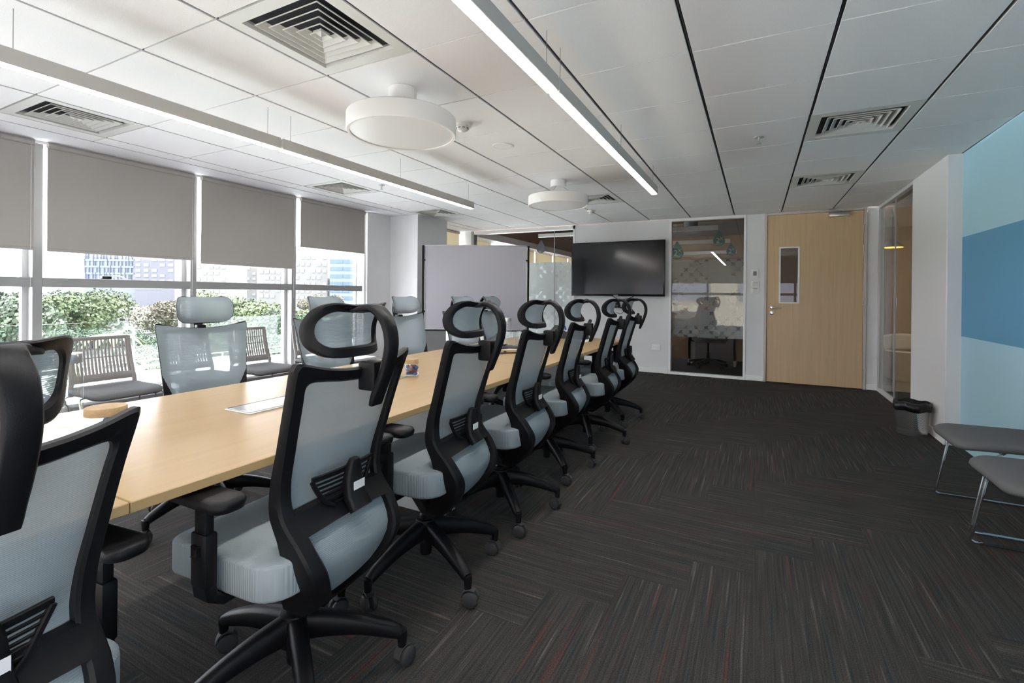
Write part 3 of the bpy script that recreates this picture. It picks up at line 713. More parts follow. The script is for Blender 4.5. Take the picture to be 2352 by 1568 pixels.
# ---------------------------------------------------------------- conference table
TX0, TX1, TY0, TY1, TZ = -2.365, -1.235, .33, 5.05, .74
t = thing('conference_table', 'long light wood conference table with white panel legs', 'table', (-1.8, 2.69, 0))
def loc_t(m_): return m_
a, b = (TX1-TX0)/2, (TY1-TY0)/2
js = [-b, -2.13, .20, b]
for i in range(3): RB(-a, a, js[i]+.0006, js[i+1]-.0006, TZ-.026, TZ, b=.0022, seg=1).build('table_top', 'table_wood', t)
for y in (-2.24, -.50, 1.75):
    BX(-.30, .30, y-.06, y+.06, 0, TZ-.026).build('panel_leg', 'table_leg', t)
BX(-.06, .06, -2.24, 1.75, .60, TZ-.026).build('cable_tray', 'table_leg', t)
for s in (-.35, .35): BX(s-.02, s+.02, -b+.1, b-.1, TZ-.06, TZ-.026).build('under_rail', 'dark_pan', t)
def flap(y, label):
    t = thing('cable_box', label, 'cable box', (-1.80, y, TZ), group='table cable boxes')
    RB(-.08, .08, -.16, .16, 0, .004, b=.0015, seg=1).build('surround', 'frame_alu', t)
    RB(-.07, .07, -.15, .15, .004, .007, b=.0012, seg=1).build('lid', 'steel', t)
    BX(-.07, -.066, -.15, .15, .0042, .0075).build('slot', 'grid_dark', t)
flap(1.33, 'brushed metal cable box set in the table beside the nearer tea jar end'); flap(3.10, 'brushed metal cable box set in the table near the conference phone')

# ---------------------------------------------------------------- task chair
ZB = [.25, .29, .34, .40, .48, .55, .62, .70, .80, .90, 1.0, 1.04]
YBk = [-.045, -.095, -.155, -.212, -.245, -.215, -.158, -.152, -.178, -.208, -.242, -.258]
def backS(x, z, off=0): return (x, interp(ZB, YBk, z)+.7*(x*x-.04)+off, z)
def headS(x, z, off=0):
    d_ = z-1.085; k = 4.5 if d_ > 0 else 3.0
    return (x, -.236-k*d_*d_+24*abs(x)**3+off, z)
def mirror(half, n=4):
    h = catmull([(x, 0, z) for x, z in half], n); L_ = [(p.x, p.z) for p in h]
    return L_ + [(-x, z) for x, z in L_[::-1][1:-1]]
BO = [(0, .262), (.045, .266), (.085, .292), (.122, .345), (.158, .415), (.182, .485), (.194, .56), (.197, .63), (.202, .72), (.209, .82), (.217, .93), (.224, 1.0), (.224, 1.024), (.212, 1.033), (.15, 1.016), (.08, 1.005), (0, 1.001)]
BI = [(0, .345), (.04, .35), (.07, .372), (.098, .41), (.122, .455), (.142, .51), (.152, .57), (.158, .63), (.164, .72), (.171, .82), (.179, .92), (.183, .955), (.179, .972), (.165, .978), (.12, .974), (.07, .968), (0, .965)]
HO = [(0, 1.028), (.07, 1.029), (.105, 1.036), (.130, 1.060), (.139, 1.10), (.138, 1.138), (.128, 1.168), (.104, 1.182), (.055, 1.178), (0, 1.174)]
HI = [(0, 1.057), (.064, 1.057), (.092, 1.061), (.112, 1.077), (.120, 1.102), (.119, 1.129), (.108, 1.148), (.088, 1.158), (.05, 1.155), (0, 1.152)]
def fill(outl, fn, off, nx=14, nz=30, inset=.004):
    zs_ = [z for x, z in outl]; z0, z1 = min(zs_)+inset, max(zs_)-inset
    half = [(x, z) for x, z in outl if x >= 0]
    def wz(z):
        best = 0
        for (xa, za), (xb, zb) in zip(half, half[1:]):
            if (za-z)*(zb-z) <= 0 and za != zb: best = max(best, lerp(xa, xb, (z-za)/(zb-za)))
        return best-inset*.5
    ztc = outl[len(half)-1][1]
    def f(u, v):
        z = lerp(z0, z1, v); w_ = max(.002, wz(z)); x = (u*2-1)*w_
        # follow the dipped top edge
        top = interp([0, .08, .15, .23], [max(zs_)-.03, max(zs_)-.026, max(zs_)-.014, max(zs_)], abs(x)) if max(zs_) < 1.1 else max(zs_)
        z = min(z, top-inset)
        return fn(x, z, off)
    return MB().grid(f, nx, nz)
def rrect(hx, y0, y1, r, z, n=6):
    out = []
    for cx, cy, a0 in ((hx-r, y1-r, 0), (-hx+r, y1-r, 90), (-hx+r, y0+r, 180), (hx-r, y0+r, 270)):
        for k in range(n+1): a_ = R(a0+90*k/n); out.append((cx+r*math.cos(a_), cy+r*math.sin(a_), z))
    return out
def make_task_chair():
    t = thing('task_chair', 'x', 'chair')
    # backrest
    f = MB(); f.loopband(mirror(BO), mirror(BI), backS, .024, .001, lambda z: interp([.25, .33, .42, .50, .62, .80, 1.05], [.05, .085, .10, .085, .032, .013, .012], z))
    n = 16
    def cross(u, v):
        x = lerp(-.165, .165, u); zc = .595+.012*math.cos(x*9); return backS(x, zc+lerp(-.026, .026, v), -.014)
    f.grid(cross, n, 3)
    def cross2(u, v):
        x = lerp(-.165, .165, u); zc = .595+.012*math.cos(x*9); return backS(x, zc+lerp(-.03, .03, v), .008)
    f.grid(cross2, n, 3)
    for v in (0, 1): f.grid(lambda u, q, v=v: tuple(lerp(cross(u, v)[i], cross2(u, v)[i], q) for i in range(3)), n, 1)
    f.ribbon([(0, -.11, .30), (0, -.07, .275), (0, -.02, .285), (0, .05, .36)], (1, 0, 0), [.13, .12, .11, .10], [.05, .055, .06, .06])
    bf = f.build('backrest_frame', 'black_plastic', t, ang=32)
    fill(mirror(BO), backS, .0145).build('backrest_mesh', 'mesh_fabric', t)
    # lumbar pad and bracket
    l = MB()
    for k in range(7):
        z = .618+.0125*k; w_ = .05+.065*(k/6)**.6
        l.ribbon([backS(x*w_/4, z, -.02) for x in range(-4, 5)], (0, 0, 1), [.0062]*9, [.006]*9)
    for s in (-1, 1): l.ribbon([backS(s*(.05+.065*(k/6)**.6), .612+.0135*k, -.021) for k in range(7)], (0, 1, 0), [.012]*7, [.012]*7)
    l.ribbon([backS(x*.115/4, .70, -.02) for x in range(-4, 5)], (0, 0, 1), [.012]*9, [.009]*9)
    lum = l.build('lumbar_support', 'black_plastic', t)
    br = MB(); br.ribbon([backS(.015, z, -.034) for z in (.585, .62, .66, .70, .725)], (1, 0, 0), [.075, .07, .062, .05, .03], [.03, .034, .034, .03, .02]); brk = br.build('lumbar_bracket', 'black_plastic', t, ang=60)
    y_ = backS(.02, .64)[1]; BX(-.002, .042, y_-.0535, y_-.0522, .63, .662).build('paper_label', 'label_white', brk)
    # headrest
    MB().loopband(mirror(HO, 5), mirror(HI, 5), headS, .018, .001).build('headrest_frame', 'black_plastic', t, ang=32)
    fill(mirror(HO, 5), headS, .0105, 14, 14).build('headrest_mesh', 'mesh_fabric', t)
    pa = catmull([(0, -.272, 1.160), (0, -.290, 1.168), (0, -.318, 1.160), (0, -.35, 1.124), (0, -.362, 1.065), (0, -.345, .995), (0, -.318, .93), (0, -.306, .895)], 4)
    k = len(pa); ws = [interp([0, .08, .2, .35, 1], [.13, .10, .062, .05, .046], i/(k-1)) for i in range(k)]; ts = [interp([0, .3, .9, 1], [.012, .02, .02, .012], i/(k-1)) for i in range(k)]
    MB().ribbon(pa, (1, 0, 0), ws, ts).build('headrest_arm', 'black_plastic', t, ang=60)
    RB(-.024, .024, -.322, -.262, .935, 1.018, b=.008).build('headrest_slider', 'black_plastic', t)
    # seat
    c = MB(); loops = []
    for z, ins in ((.418, .03), (.421, .012), (.428, .003), (.435, 0), (.510, .0), (.516, .001), (.520, .005), (.523, .02), (.526, .06), (.528, .13)):
        lp = rrect(.25-ins, -.205+ins, .255-ins, max(.02, .085-ins*.5), z)
        loops.append([(x, y, zz-1.3*max(0, y-.12)**2-.02*max(0, abs(x)-.2)) for x, y, zz in lp])
    c.layers(loops); seat = c.build('seat', 'seat_fabric', t, ang=38)
    RB(-.115, -.085, -.209, -.203, .476, .498, b=.001, seg=1).build('fabric_tag', 'dark_pan', seat)
    c = MB(); c.layers([rrect(.18, -.14, .18, .05, .398), rrect(.225, -.18, .225, .07, .42)]); c.build('seat_pan', 'dark_pan', t)
    c = MB(); c.rbox(-.075, .075, -.13, .12, .345, .43, b=.02); c.rbox(-.25, .25, .03, .06, .40, .418, b=.006); c.tube([(.06, .08, .40), (.27, .10, .395), (.31, .10, .39)], [.006, .006, .011], 8); c.build('tilt_mechanism', 'dark_pan', t)
    # armrests
    for s in (-1, 1):
        c = MB(); c.ribbon([(s*.16, 0, .408), (s*.25, 0, .41), (s*.283, -.005, .437), (s*.288, -.005, .47)], (0, 1, 0), [.07, .07, .066, .06], [.022, .024, .03, .032])
        c.rbox(s*.288-.017, s*.288+.017, -.036, .026, .46, .60, b=.007); c.rbox(s*.288-.012, s*.288+.012, -.028, .018, .59, .672, b=.005); c.rbox(s*.288+s*.016, s*.288+s*.024, -.016, .006, .545, .57, b=.003)
        ar = c.build('armrest', 'black_plastic', t)
        c = MB(); lo = []
        for z, i_ in ((.668, .016), (.674, .003), (.690, 0), (.698, .004), (.702, .016)):
            lo.append([(s*.288+x*(1-.25*max(0, (y-.02)/.13)), y, zz+.004*math.cos(y*12)) for x, y, zz in rrect(.046-i_, -.125+i_, .13-i_, .034-i_*.5, z)])
        c.layers(lo); c.build('arm_pad', 'black_plastic', ar, ang=60)
    # column and base
    MB().lathe([(.0, .07), (.024, .07), (.026, .08), (.028, .24), (.022, .245), (.017, .25), (.017, .36), (0, .36)], 20).build('gas_column', 'black_plastic', t)
    MB().lathe([(.026, .13), (.045, .13), (.05, .15), (.048, .205), (.042, .225), (.026, .228)], 20).build('base_hub', 'black_plastic', t)
    for k in range(5):
        c = MB(); p = catmull([(.03, 0, .180), (.11, 0, .172), (.20, 0, .153), (.285, 0, .124), (.318, 0, .108)], 3); n = len(p)
        c.ribbon(p, (0, 1, 0), [lerp(.056, .036, i/(n-1)) for i in range(n)], [interp([0, .5, 1], [.085, .055, .032], i/(n-1)) for i in range(n)])
        c.tube([(.322, 0, .115), (.324, 0, .098), (.324, 0, .066)], [.018, .017, .014], 10)
        lg = c.build('base_leg', 'black_plastic', t, rz=R(72*k), ang=50)
        cs = MB(); ca = R(40+97*k)
        Mx = Matrix.Translation((.324, 0, 0)) @ Matrix.Rotation(ca, 4, 'Z') @ Matrix.Translation((.012, 0, .031))
        for s in (-1, 1): cs.lathe([(0, .006), (.024, .006), (.030, .009), (.031, .014), (.030, .021), (.024, .026), (.008, .027), (0, .027)], 20, M4=Mx @ Matrix.Rotation(R(90*s), 4, 'X'))
        hood = catmull([(-.034, 0, .004), (-.026, 0, .026), (-.006, 0, .036), (.016, 0, .031)], 3)
        vs0 = len(cs.v); cs.ribbon(hood, (0, 1, 0), [.03]*len(hood), [.005]*len(hood))
        cs.v[vs0:] = [tuple(Mx @ Vector(p_)) for p_ in cs.v[vs0:]]
        cs.tube([(.324, 0, .075), (.324, 0, .055)], .008, 8)
        cs.build('caster', 'rubber', lg)
    return t
chair0 = make_task_chair(); used = [False]
def place_chair(x, y, ang, base, label, group, vis=None):
    o = copy_tree(chair0) if used[0] else chair0
    used[0] = True
    o.location = (x, y, 0); o.rotation_euler = (0, 0, R(ang)); o['label'] = label; o['group'] = group
    return o
ORD = ['nearest the television', 'second from the television', 'third from the television', 'fourth from the television', 'fifth from the television', 'sixth from the television', 'seventh from the television']
row = [(-1.29, 4.593, 91, 23), (-1.264, 3.827, 93, 8), (-1.303, 3.105, 93, -46), (-1.28, 2.376, 91, -45), (-1.286, 1.702, 93, -23), (-1.264, 1.015, 92.5, 40), (-1.31, .262, 95, 10)]
basefix = []
for i, (x, y, a_, bs) in enumerate(row):
    o = place_chair(x, y, a_, bs, 'black framed mesh task chair on the aisle side, '+ORD[i], 'task chairs on the aisle side'); basefix.append((o, bs-a_))
for ch in o.children:      # this chair is set lower on its gas lift
    if ch.name.split('.')[0] not in ('base_leg', 'base_hub', 'gas_column'): ch.location.z -= .05
left = [(-2.62, 4.95, -90-6, 15), (-2.52, 4.12, -90-16, 50), (-2.60, 3.32, -90-14, 5), (-2.56, 2.42, -90-8, 33), (-2.60, 1.56, -90-18, 20)]
for i, (x, y, a_, bs) in enumerate(left):
    o = place_chair(x, y, a_, bs, 'grey mesh task chair on the window side, '+ORD[i], 'task chairs on the window side'); basefix.append((o, bs))
    for ch in o.children:
        if ch.name.startswith('armrest'): ch.location.z -= .05
for o, off in basefix:
    k = 0
    for ch in o.children:
        if ch.name.startswith('base_leg'): ch.rotation_euler = (0, 0, R(72*k+off)); k += 1

# ---------------------------------------------------------------- visitor chairs (slotted back, sled base)
def make_visitor():
    t = thing('visitor_chair', 'x', 'chair')
    hw = .225
    def S(x, v):   # back surface: v 0 (bottom) .. 1 (top)
        z = lerp(.50, .835, v); y = -.172-.078*v-.012*math.sin(math.pi*v)+.25*x*x; return (x, y, z)
    f = MB()
    for s in (-1, 1):
        pts = [S(s*(hw-.02-.012*v), v) for v in [i/8 for i in range(9)]]
        pts = [(s*(hw-.012), -.155, .40), (s*(hw-.014), -.163, .45)]+pts
        f.ribbon(pts, (1, 0, 0), [.03]*len(pts), [.018]*len(pts))
    for v, h in ((.975, .028), (.06, .06)):
        pts = [S(lerp(-hw+.03, hw-.03, i/10), v) for i in range(11)]; f.ribbon(pts, (0, 0, 1), [h]*11, [.014]*11)
    for v in (.52, .72): pts = [S(lerp(-hw+.03, hw-.03, i/10), v) for i in range(11)]; f.ribbon(pts, (0, 0, 1), [.008]*11, [.008]*11)
    back = f.build('backrest', 'taupe_plastic', t, ang=50)
    n = 16
    for k in range(n):
        x = lerp(-hw+.045, hw-.045, k/(n-1)); pts = [S(x*(1-.03*v), v) for v in (.09, .3, .5, .7, .95)]
        MB().ribbon(pts, (1, 0, 0), [.0165, .0165, .014, .012, .011], [.009]*5).build('back_slat', 'taupe_plastic', back)
    c = MB(); lo = []
    for z, ins in ((.415, .03), (.42, .008), (.435, 0), (.45, .003), (.458, .014), (.461, .05)):
        lp = rrect(.24-ins, -.20+ins, .26-ins, .07, z); lo.append([(x*(1-.05*max(0, -y/.2)), y, zz-.9*max(0, y-.12)**2+.05*max(0, -y-.05)) for x, y, zz in lp])
    c.layers(lo); c.build('seat', 'seat_grey', t, ang=60)
    for s in (-1, 1):
        x = s*.27
        p = catmull([(x*.7, .06, .412), (x*.93, .10, .412), (x, .15, .385)], 3)+[Vector((x, .17, .30)), Vector((x, .215, .05)), Vector((x, .222, .02)), Vector((x, .205, .008)), Vector((x, .17, .0075)), Vector((x, -.20, .0075)), Vector((x, -.235, .009)), Vector((x, -.245, .03)), Vector((x, -.21, .25)), Vector((x*.95, -.18, .38)), Vector((x*.8, -.15, .412)), Vector((x*.5, -.12, .412))]
        MB().tube(p, .0065, 8).build('sled_leg', 'chrome', t)
    MB().tube([(-.2, .08, .409), (.2, .08, .409)], .0065, 8).build('cross_rod', 'chrome', t)
    return t
vis0 = make_visitor(); vused = [False]
def place_visitor(x, y, ang, label, group):
    o = copy_tree(vis0) if vused[0] else vis0
    vused[0] = True; o.location = (x, y, 0); o.rotation_euler = (0, 0, R(ang)); o['label'] = label; o['group'] = group; return o
VO = ['fifth from the square column', 'fourth from the square column', 'third from the square column', 'second from the square column', 'nearest the square column']
for i, y in enumerate((1.31, 1.915, 2.56, 3.165, 3.91)):
    place_visitor(-4.47, y, -90, 'taupe slotted-back visitor chair with grey seat under the windows, '+VO[i], 'visitor chairs along the windows')
place_visitor(1.215, 3.545, 90, 'grey visitor chair with chrome sled legs against the blue wall, nearer the bin', 'visitor chairs along the blue wall')
place_visitor(1.175, 2.865, 90, 'grey visitor chair with chrome sled legs against the blue wall, farther from the bin', 'visitor chairs along the blue wall')
# office chair behind the glazed panel
t = thing('office_chair', 'black office chair with grey seat seen through the glazed panel', 'chair', (-.72, 8.75, 0), R(20))
c = MB(); c.layers([rrect(.24, -.22, .24, .08, .43), rrect(.25, -.23, .25, .09, .46), rrect(.25, -.23, .25, .09, .49), rrect(.2, -.18, .2, .07, .505)]); c.build('seat', 'seat_grey', t)
MB().ribbon([(0, -.2, .47), (0, -.27, .5), (0, -.27, .7), (0, -.25, .95)], (1, 0, 0), [.1, .3, .42, .4], [.03, .03, .03, .03]).build('backrest', 'seat_grey_dark', t)
MB().lathe([(0, .06), (.028, .06), (.028, .25), (.018, .26), (.018, .43), (0, .43)], 16).build('gas_column', 'black_plastic', t)
for k in range(5):
    c = MB(); c.ribbon([(0, 0, .13), (.16, 0, .115), (.31, 0, .08)], (0, 1, 0), [.05, .045, .035], [.05, .04, .03]); c.tube([(.31, -.02, .03), (.31, .02, .03)], .03, 14); c.build('base_leg', 'black_plastic', t, rz=R(72*k+10))
for s in (-1, 1): MB().ribbon([(s*.2, 0, .44), (s*.29, 0, .45), (s*.29, 0, .66), (s*.29, .1, .68)], (0, 1, 0), [.05]*4, [.025]*4).build('armrest', 'black_plastic', t)

# ---------------------------------------------------------------- whiteboard on wheels
t = thing('whiteboard', 'large mobile whiteboard in a thin grey frame with black posts', 'whiteboard', (-3.66, 5.98, 0), R(26))
W2, B0, B1 = .735, .70, 1.905
BX(-W2, W2, -.012, .0, B0, B1).build('board_surface', 'whiteboard', t)
c = MB(); c.rbox(-W2-.012, W2+.012, -.018, .012, B1, B1+.018, b=.005); c.rbox(-W2-.012, W2+.012, -.018, .012, B0-.018, B0, b=.005)
for s in (-1, 1): c.rbox(s*W2-.012 if s < 0 else W2, s*W2 if s < 0 else W2+.012, -.018, .012, B0, B1, b=.005)
c.build('board_frame', 'pole_grey', t)
for s in (-1, 1):
    RB(s*(W2+.035)-.015, s*(W2+.035)+.015, -.02, .02, .08, B1+.01, b=.004).build('post', 'black_plastic', t)
    for z in (.95, 1.7): RB(min(s*W2, s*(W2+.05)), max(s*W2, s*(W2+.05)), -.024, -.016, z-.012, z+.012, b=.003).build('clamp', 'black_plastic', t)
    RB(s*(W2+.035)-.02, s*(W2+.035)+.02, -.3, .3, .06, .09, b=.006).build('foot', 'black_plastic', t)
    for y in (-.27, .27): MB().tube([(s*(W2+.035)-.015, y, .03), (s*(W2+.035)+.015, y, .03)], .03, 14).build('caster', 'rubber', t)
BX(-W2, W2, .0, .006, B0, B1).build('board_back', 'pole_grey', t)
RB(-W2-.02, W2+.02, -.06, .0, B0-.035, B0-.02, b=.003).build('pen_tray', 'black_plastic', t)

# ---------------------------------------------------------------- bin
t = thing('waste_bin', 'perforated steel waste bin lined with a black bag', 'bin', (1.245, 5.42, 0))
MB().lathe([(0, .004), (.105, .004), (.108, 0), (.112, .03), (.113, .05)], 40).build('base_band', 'steel', t)
MB().lathe([(.113, .05), (.122, .245)], 40).build('perforated_wall', 'perforated', t)
c = MB()
def bag(u, v):
    a_ = 2*math.pi*u; rr = [.119, .131, .136, .130, .118, .112][min(5, int(v*5+.01))]; z = [.215, .212, .25, .285, .288, .18][min(5, int(v*5+.01))]
    k_ = 1+.02*math.sin(a_*9+v*4)+.012*math.sin(a_*17); return (rr*k_*math.cos(a_), rr*k_*math.sin(a_), z+.006*math.sin(a_*5))
c.grid(bag, 60, 5); c.build('bin_bag', 'bin_bag', t, ang=180); MB().lathe([(0, .16), (.113, .18)], 30).build('bag_inside', 'bin_bag', t)

# ---------------------------------------------------------------- things on the table
def jar(x, y, r, h, label, fillit):
    t = thing('glass_jar', label, 'jar', (x, y, TZ))
    MB().lathe([(0, .001), (r*.9, .001), (r, .008), (r, h-.02), (r*.86, h-.004), (r*.86, h+.004)], 32).build('jar_glass', 'glass_item', t)
    MB().lathe([(0, h), (r*.92, h), (r*.94, h+.002), (r*.94, h+.022), (r*.92, h+.025), (0, h+.025)], 32).build('lid', 'cork', t)
    rnd = random.Random(int(x*1000))
    for k in range(fillit):
        a_ = rnd.random()*6.28; q_ = r*.62*math.sqrt(rnd.random()); z = .014+(h-.03)*k/fillit
        Mx = Matrix.Translation((q_*math.cos(a_), q_*math.sin(a_), z)) @ Matrix.Rotation(rnd.random()*6, 4, 'Z') @ Matrix.Rotation(rnd.random()*1.2, 4, 'X')
        tag(RB(-.015, .015, -.009, .009, -.007, .007, b=.004, seg=1, M4=Mx).build('sweet', ('candy_red', 'candy_dark', 'candy_blue')[k % 3] if k > 8 else 'candy_blue', t))
    return t
jar(-1.742, 2.16, .041, .072, 'small cork-lidded glass jar of wrapped sweets on the table', 34)
jar(-1.816, .756, .057, .082, 'cork-lidded glass jar at the end of the table by a glass bottle', 8)
def tumbler(x, y, r, h, label, group):
    t = tag(MB().lathe([(0, .004), (r*.72, .004), (r*.74, 0), (r, h), (r-.003, h), (r*.74-.004, .01), (0, .01)], 28).build('tumbler', 'glass_item', None, (x, y, TZ)), label, 'glass', group)
tumbler(-1.80, 2.06, .034, .085, 'upturned clear tumbler on the square glass coaster', None)
tag(RB(-.06, .06, -.06, .06, 0, .006, b=.002).build('coaster', 'glass_green', None, (-1.78, 2.05, TZ), R(10)), 'square green-edged glass coaster on the table', 'coaster')
bpy.data.objects['tumbler'].location.z += .0065
def bottle(x, y, label):
    t = thing('water_bottle', label, 'bottle', (x, y, TZ))
    MB().lathe([(0, .003), (.038, .003), (.042, .007), (.042, .203), (.037, .21), (.037, .216)], 28).build('bottle_glass', 'glass_item', t)
    MB().lathe([(0, .216), (.039, .216), (.039, .247), (.037, .25), (0, .25)], 28).build('cap', 'steel', t)
    BX(-.014, .014, -.0435, -.043, .11, .12).build('bottle_print', 'label_white', t)
bottle(-2.07, 3.95, 'clear glass water bottle with steel cap beside the conference phone'); bottle(-2.14, .78, 'clear glass water bottle standing at the end of the table by the cork-lidded jar')
tumbler(-1.955, 3.93, .038, .13, 'clear tumbler beside the steel-capped water bottle', None)
tumbler(-1.84, 4.05, .038, .13, 'clear tumbler farther along from the water bottle', None)
for x, y, l_ in ((-1.90, .60, 'clear tumbler in front of the glass bottle at the table end'), (-1.99, .56, 'clear tumbler between the other tumblers at the table end'), (-2.08, .66, 'clear tumbler behind the glass bottle at the table end')): tumbler(x, y, .038, .12, l_, 'tumblers at the table end')
t = thing('conference_phone', 'black topped conference phone with beige base on the table', 'phone', (-1.83, 3.42, TZ), R(15))
def tri(r, z, k=.35, n=36):
    out = []
    for i in range(n):
        a_ = 2*math.pi*i/n; rr = r*(1-k*.5+k*.5*math.cos(3*a_)); out.append((rr*math.cos(a_), rr*math.sin(a_), z))
    return out
MB().layers([tri(.13, .004), tri(.155, .01), tri(.165, .03), tri(.155, .036)]).build('phone_base', 'phone_base', t)
MB().layers([tri(.156, .036), tri(.15, .044), tri(.10, .055), tri(.03, .058)]).build('phone_top', 'black_gloss', t)
RB(-.03, .03, -.04, .04, .055, .062, b=.003).build('keypad', 'black_plastic', t)
for k in range(3): a_ = R(120*k); RB(-.012, .012, -.0015, .0015, -.004, .004, b=.001, seg=1, M4=Matrix.Rotation(a_, 4, 'Z') @ Matrix.Translation((.05, -.135, .02))).build('mic_slot', 'black_plastic', t)
# pen box with markers
t = thing('pen_box', 'low dark tray holding whiteboard markers at the television end of the table', 'pen box', (-1.78, 4.86, TZ))
for a_ in ((-.19, .19, -.06, .06, 0, .006), (-.19, .19, -.06, -.054, .006, .075), (-.19, .19, .054, .06, .006, .075), (-.19, -.184, -.054, .054, .006, .075), (.184, .19, -.054, .054, .006, .075)): BX(*a_).build('tray_side', 'dark_pan', t)
for i, (x, m_, nm) in enumerate(((-.10, 'marker_green', 'green'), (-.02, 'marker_blue', 'dark blue'), (.07, 'label_white', 'white'), (.12, 'candy_red', 'red'))):
    k = thing('whiteboard_marker', nm+' capped whiteboard marker leaning in the pen box', 'marker', (-1.78+x, 4.86, TZ+.007), group='markers in the pen box')
    MB().tube([(0, 0, .006), (-.03, 0, .08)], .009, 10).build('barrel', 'label_white', k); MB().tube([(-.03, 0, .08), (-.045, 0, .125)], .0095, 10).build('cap', m_, k)
tag(BX(-.10, .10, -.15, .15, 0, .0012).build('paper_sheet', 'label_white', None, (-1.62, 4.7, TZ), R(8)), 'white sheet of paper beside the pen box', 'paper')

# ---------------------------------------------------------------- outside
tag(BX(-700, -5.6, -300, 700, -9.1, -9).build('ground', 'grass'), 'green ground far below the windows', None, None, 'structure')
tag(BX(-34, -5.6, -30, 70, -3.6, -3.4).build('terrace', 'podium'), 'pale terrace deck below the windows', None, None, 'structure')
tag(BX(-7.1, -5.33, -4, 14, -.45, -.25).build('balcony_slab', 'podium'), 'narrow balcony slab outside the windows', None, None, 'structure')
t = thing('glass_balustrade', 'green tinted glass balustrade along the balcony', 'railing', (-7.0, 4, -.25))
for k in range(11): RB(-.006, .006, -6+1.3*k+.01, -6+1.3*(k+1)-.01, .06, 1.08, b=.002, seg=1).build('glass_panel', 'glass_green', t)
BX(-.03, .03, -6, 8.3, 0, .07).build('base_channel', 'frame_alu', t)
for k in range(12): BX(-.02, .0, -6+1.3*k-.006, -6+1.3*k+.006, .05, 1.0).build('post', 'frame_alu', t)
def far_at(px, d):   # a point at plan distance d (along the view axis) in the direction of a picture column
    v = fw+cr*((px-1176)/1097.07); return Vector((v.x*d, v.y*d))
# terrace railing
t = thing('terrace_railing', 'white metal railing at the edge of the terrace', 'railing', (-27.5, 0, -3.4))
for z in (.25, .5, .75, 1.1): MB().tube([(0, -5, z), (0, 60, z)], .03, 6).build('rail', 'rail_white', t)
for k in range(33): BX(-.04, .04, -5+2*k-.04, -5+2*k+.04, 0, 1.12).build('post', 'rail_white', t)
# trees
def crown(seed, n, rad, leaf=.5):
    rnd = random.Random(seed); c = MB(); blobs = [(rnd.uniform(-.55, .55), rnd.uniform(-.55, .55), rnd.uniform(-.2, .45), rnd.uniform(.35, .6)) for _ in range(9)]
    for i in range(n):
        bx_, by_, bz_, br_ = blobs[i % 9]; v = Vector((rnd.gauss(0, 1), rnd.gauss(0, 1), rnd.gauss(0, 1))).normalized()*br_*rnd.uniform(.8, 1.0)
        p = Vector(((bx_+v.x)*rad, (by_+v.y)*rad, (bz_+v.z)*rad*.75)); nrm = (v+Vector((rnd.gauss(0, .5), rnd.gauss(0, .5), rnd.gauss(0, .5)))).normalized()
        u_ = nrm.orthogonal().normalized(); w_ = nrm.cross(u_); s_ = leaf*rnd.uniform(.5, 1.1)
        c.add([p+u_*s_*.5, p+w_*s_*.35+nrm*s_*.1, p-u_*s_*.5, p-w_*s_*.35+nrm*s_*.1], [(0, 1, 2, 3)])
    return c
cr_mesh = {}
def tree(px, d, top, rad, leafm, label, seed, base=-9.0, group='trees beyond the terrace'):
    p = far_at(px, d); t = thing('broadleaf_tree', label, 'tree', (p.x, p.y, base), group=group); H = top-base
    key = (seed % 3, leafm)
    if key not in cr_mesh: o = crown(seed, 7000, 1.0, .085).build('foliage', leafm, t, ang=180); cr_mesh[key] = o.data
    else: o = bpy.data.objects.new('foliage', cr_mesh[key]); COL.objects.link(o); o.parent = t
    o.location = (0, 0, H-rad*.72); o.scale = (rad, rad, rad); o.rotation_euler = (0, 0, seed)
    MB().tube([(0, 0, 0), (.1, .05, H*.4), (0, 0, H-rad*.8)], [.28, .22, .12], 8).build('trunk', 'bark', t)
tree(20, 50, 2.0, 6.5, 'leaf_c', 'dark green tree partly behind the blind-covered bay end', 1)
tree(-110, 72, 3.0, 7, 'leaf_a', 'broad green tree farthest along the terrace from the column', 2)
tree(110, 96, 1.6, 6, 'leaf_c', 'dark tree rising behind the broad mound-shaped tree', 3)
tree(175, 68, 1.7, 6.5, 'leaf_a', 'broad mound-shaped green tree before the glass office block', 4)
tree(236, 88, .8, 5.5, 'leaf_b', 'yellow green tree leaning right of the mound-shaped tree', 5)
tree(192, 46, -2.2, 2.8, 'leaf_c', 'dark rounded tree below the mound-shaped tree', 6)
tree(100, 36, -2.2, 2.0, 'leaf_b', 'pale green low tree beside the dark rounded tree', 7)
tree(320, 56, -3.0, 3.2, 'leaf_c', 'dark low tree in front of the white dome', 8)
tree(378, 64, .6, 4.2, 'leaf_dry', 'dry brownish tree before the grey tower', 9)
tree(340, 38, -3.0, 2.4, 'leaf_dry', 'thin brownish tree by the terrace railing', 10)
tree(462, 80, 1.2, 5, 'leaf_b', 'pale leafy tree left in front of the white towers', 11)
tree(530, 62, 1.0, 4.6, 'leaf_b', 'yellow green tree in front of the white towers', 12)
tree(585, 48, .9, 4.4, 'leaf_a', 'large green tree in front of the white towers', 13)
tree(658, 40, .0, 3.0, 'leaf_c', 'dark green tree right of the large green one', 14)
tree(700, 62, -.3, 3.6, 'leaf_b', 'pale tree below the white apartment tower', 15)
tree(738, 70, 1.2, 3.0, 'leaf_dry', 'slender tree before the blue office block', 16)
tree(600, 33, -1.6, 2.4, 'leaf_c', 'small dark tree close beyond the railing', 17)
tree(790, 54, -1.0, 3.2, 'leaf_a', 'green tree below the blue office block', 18)
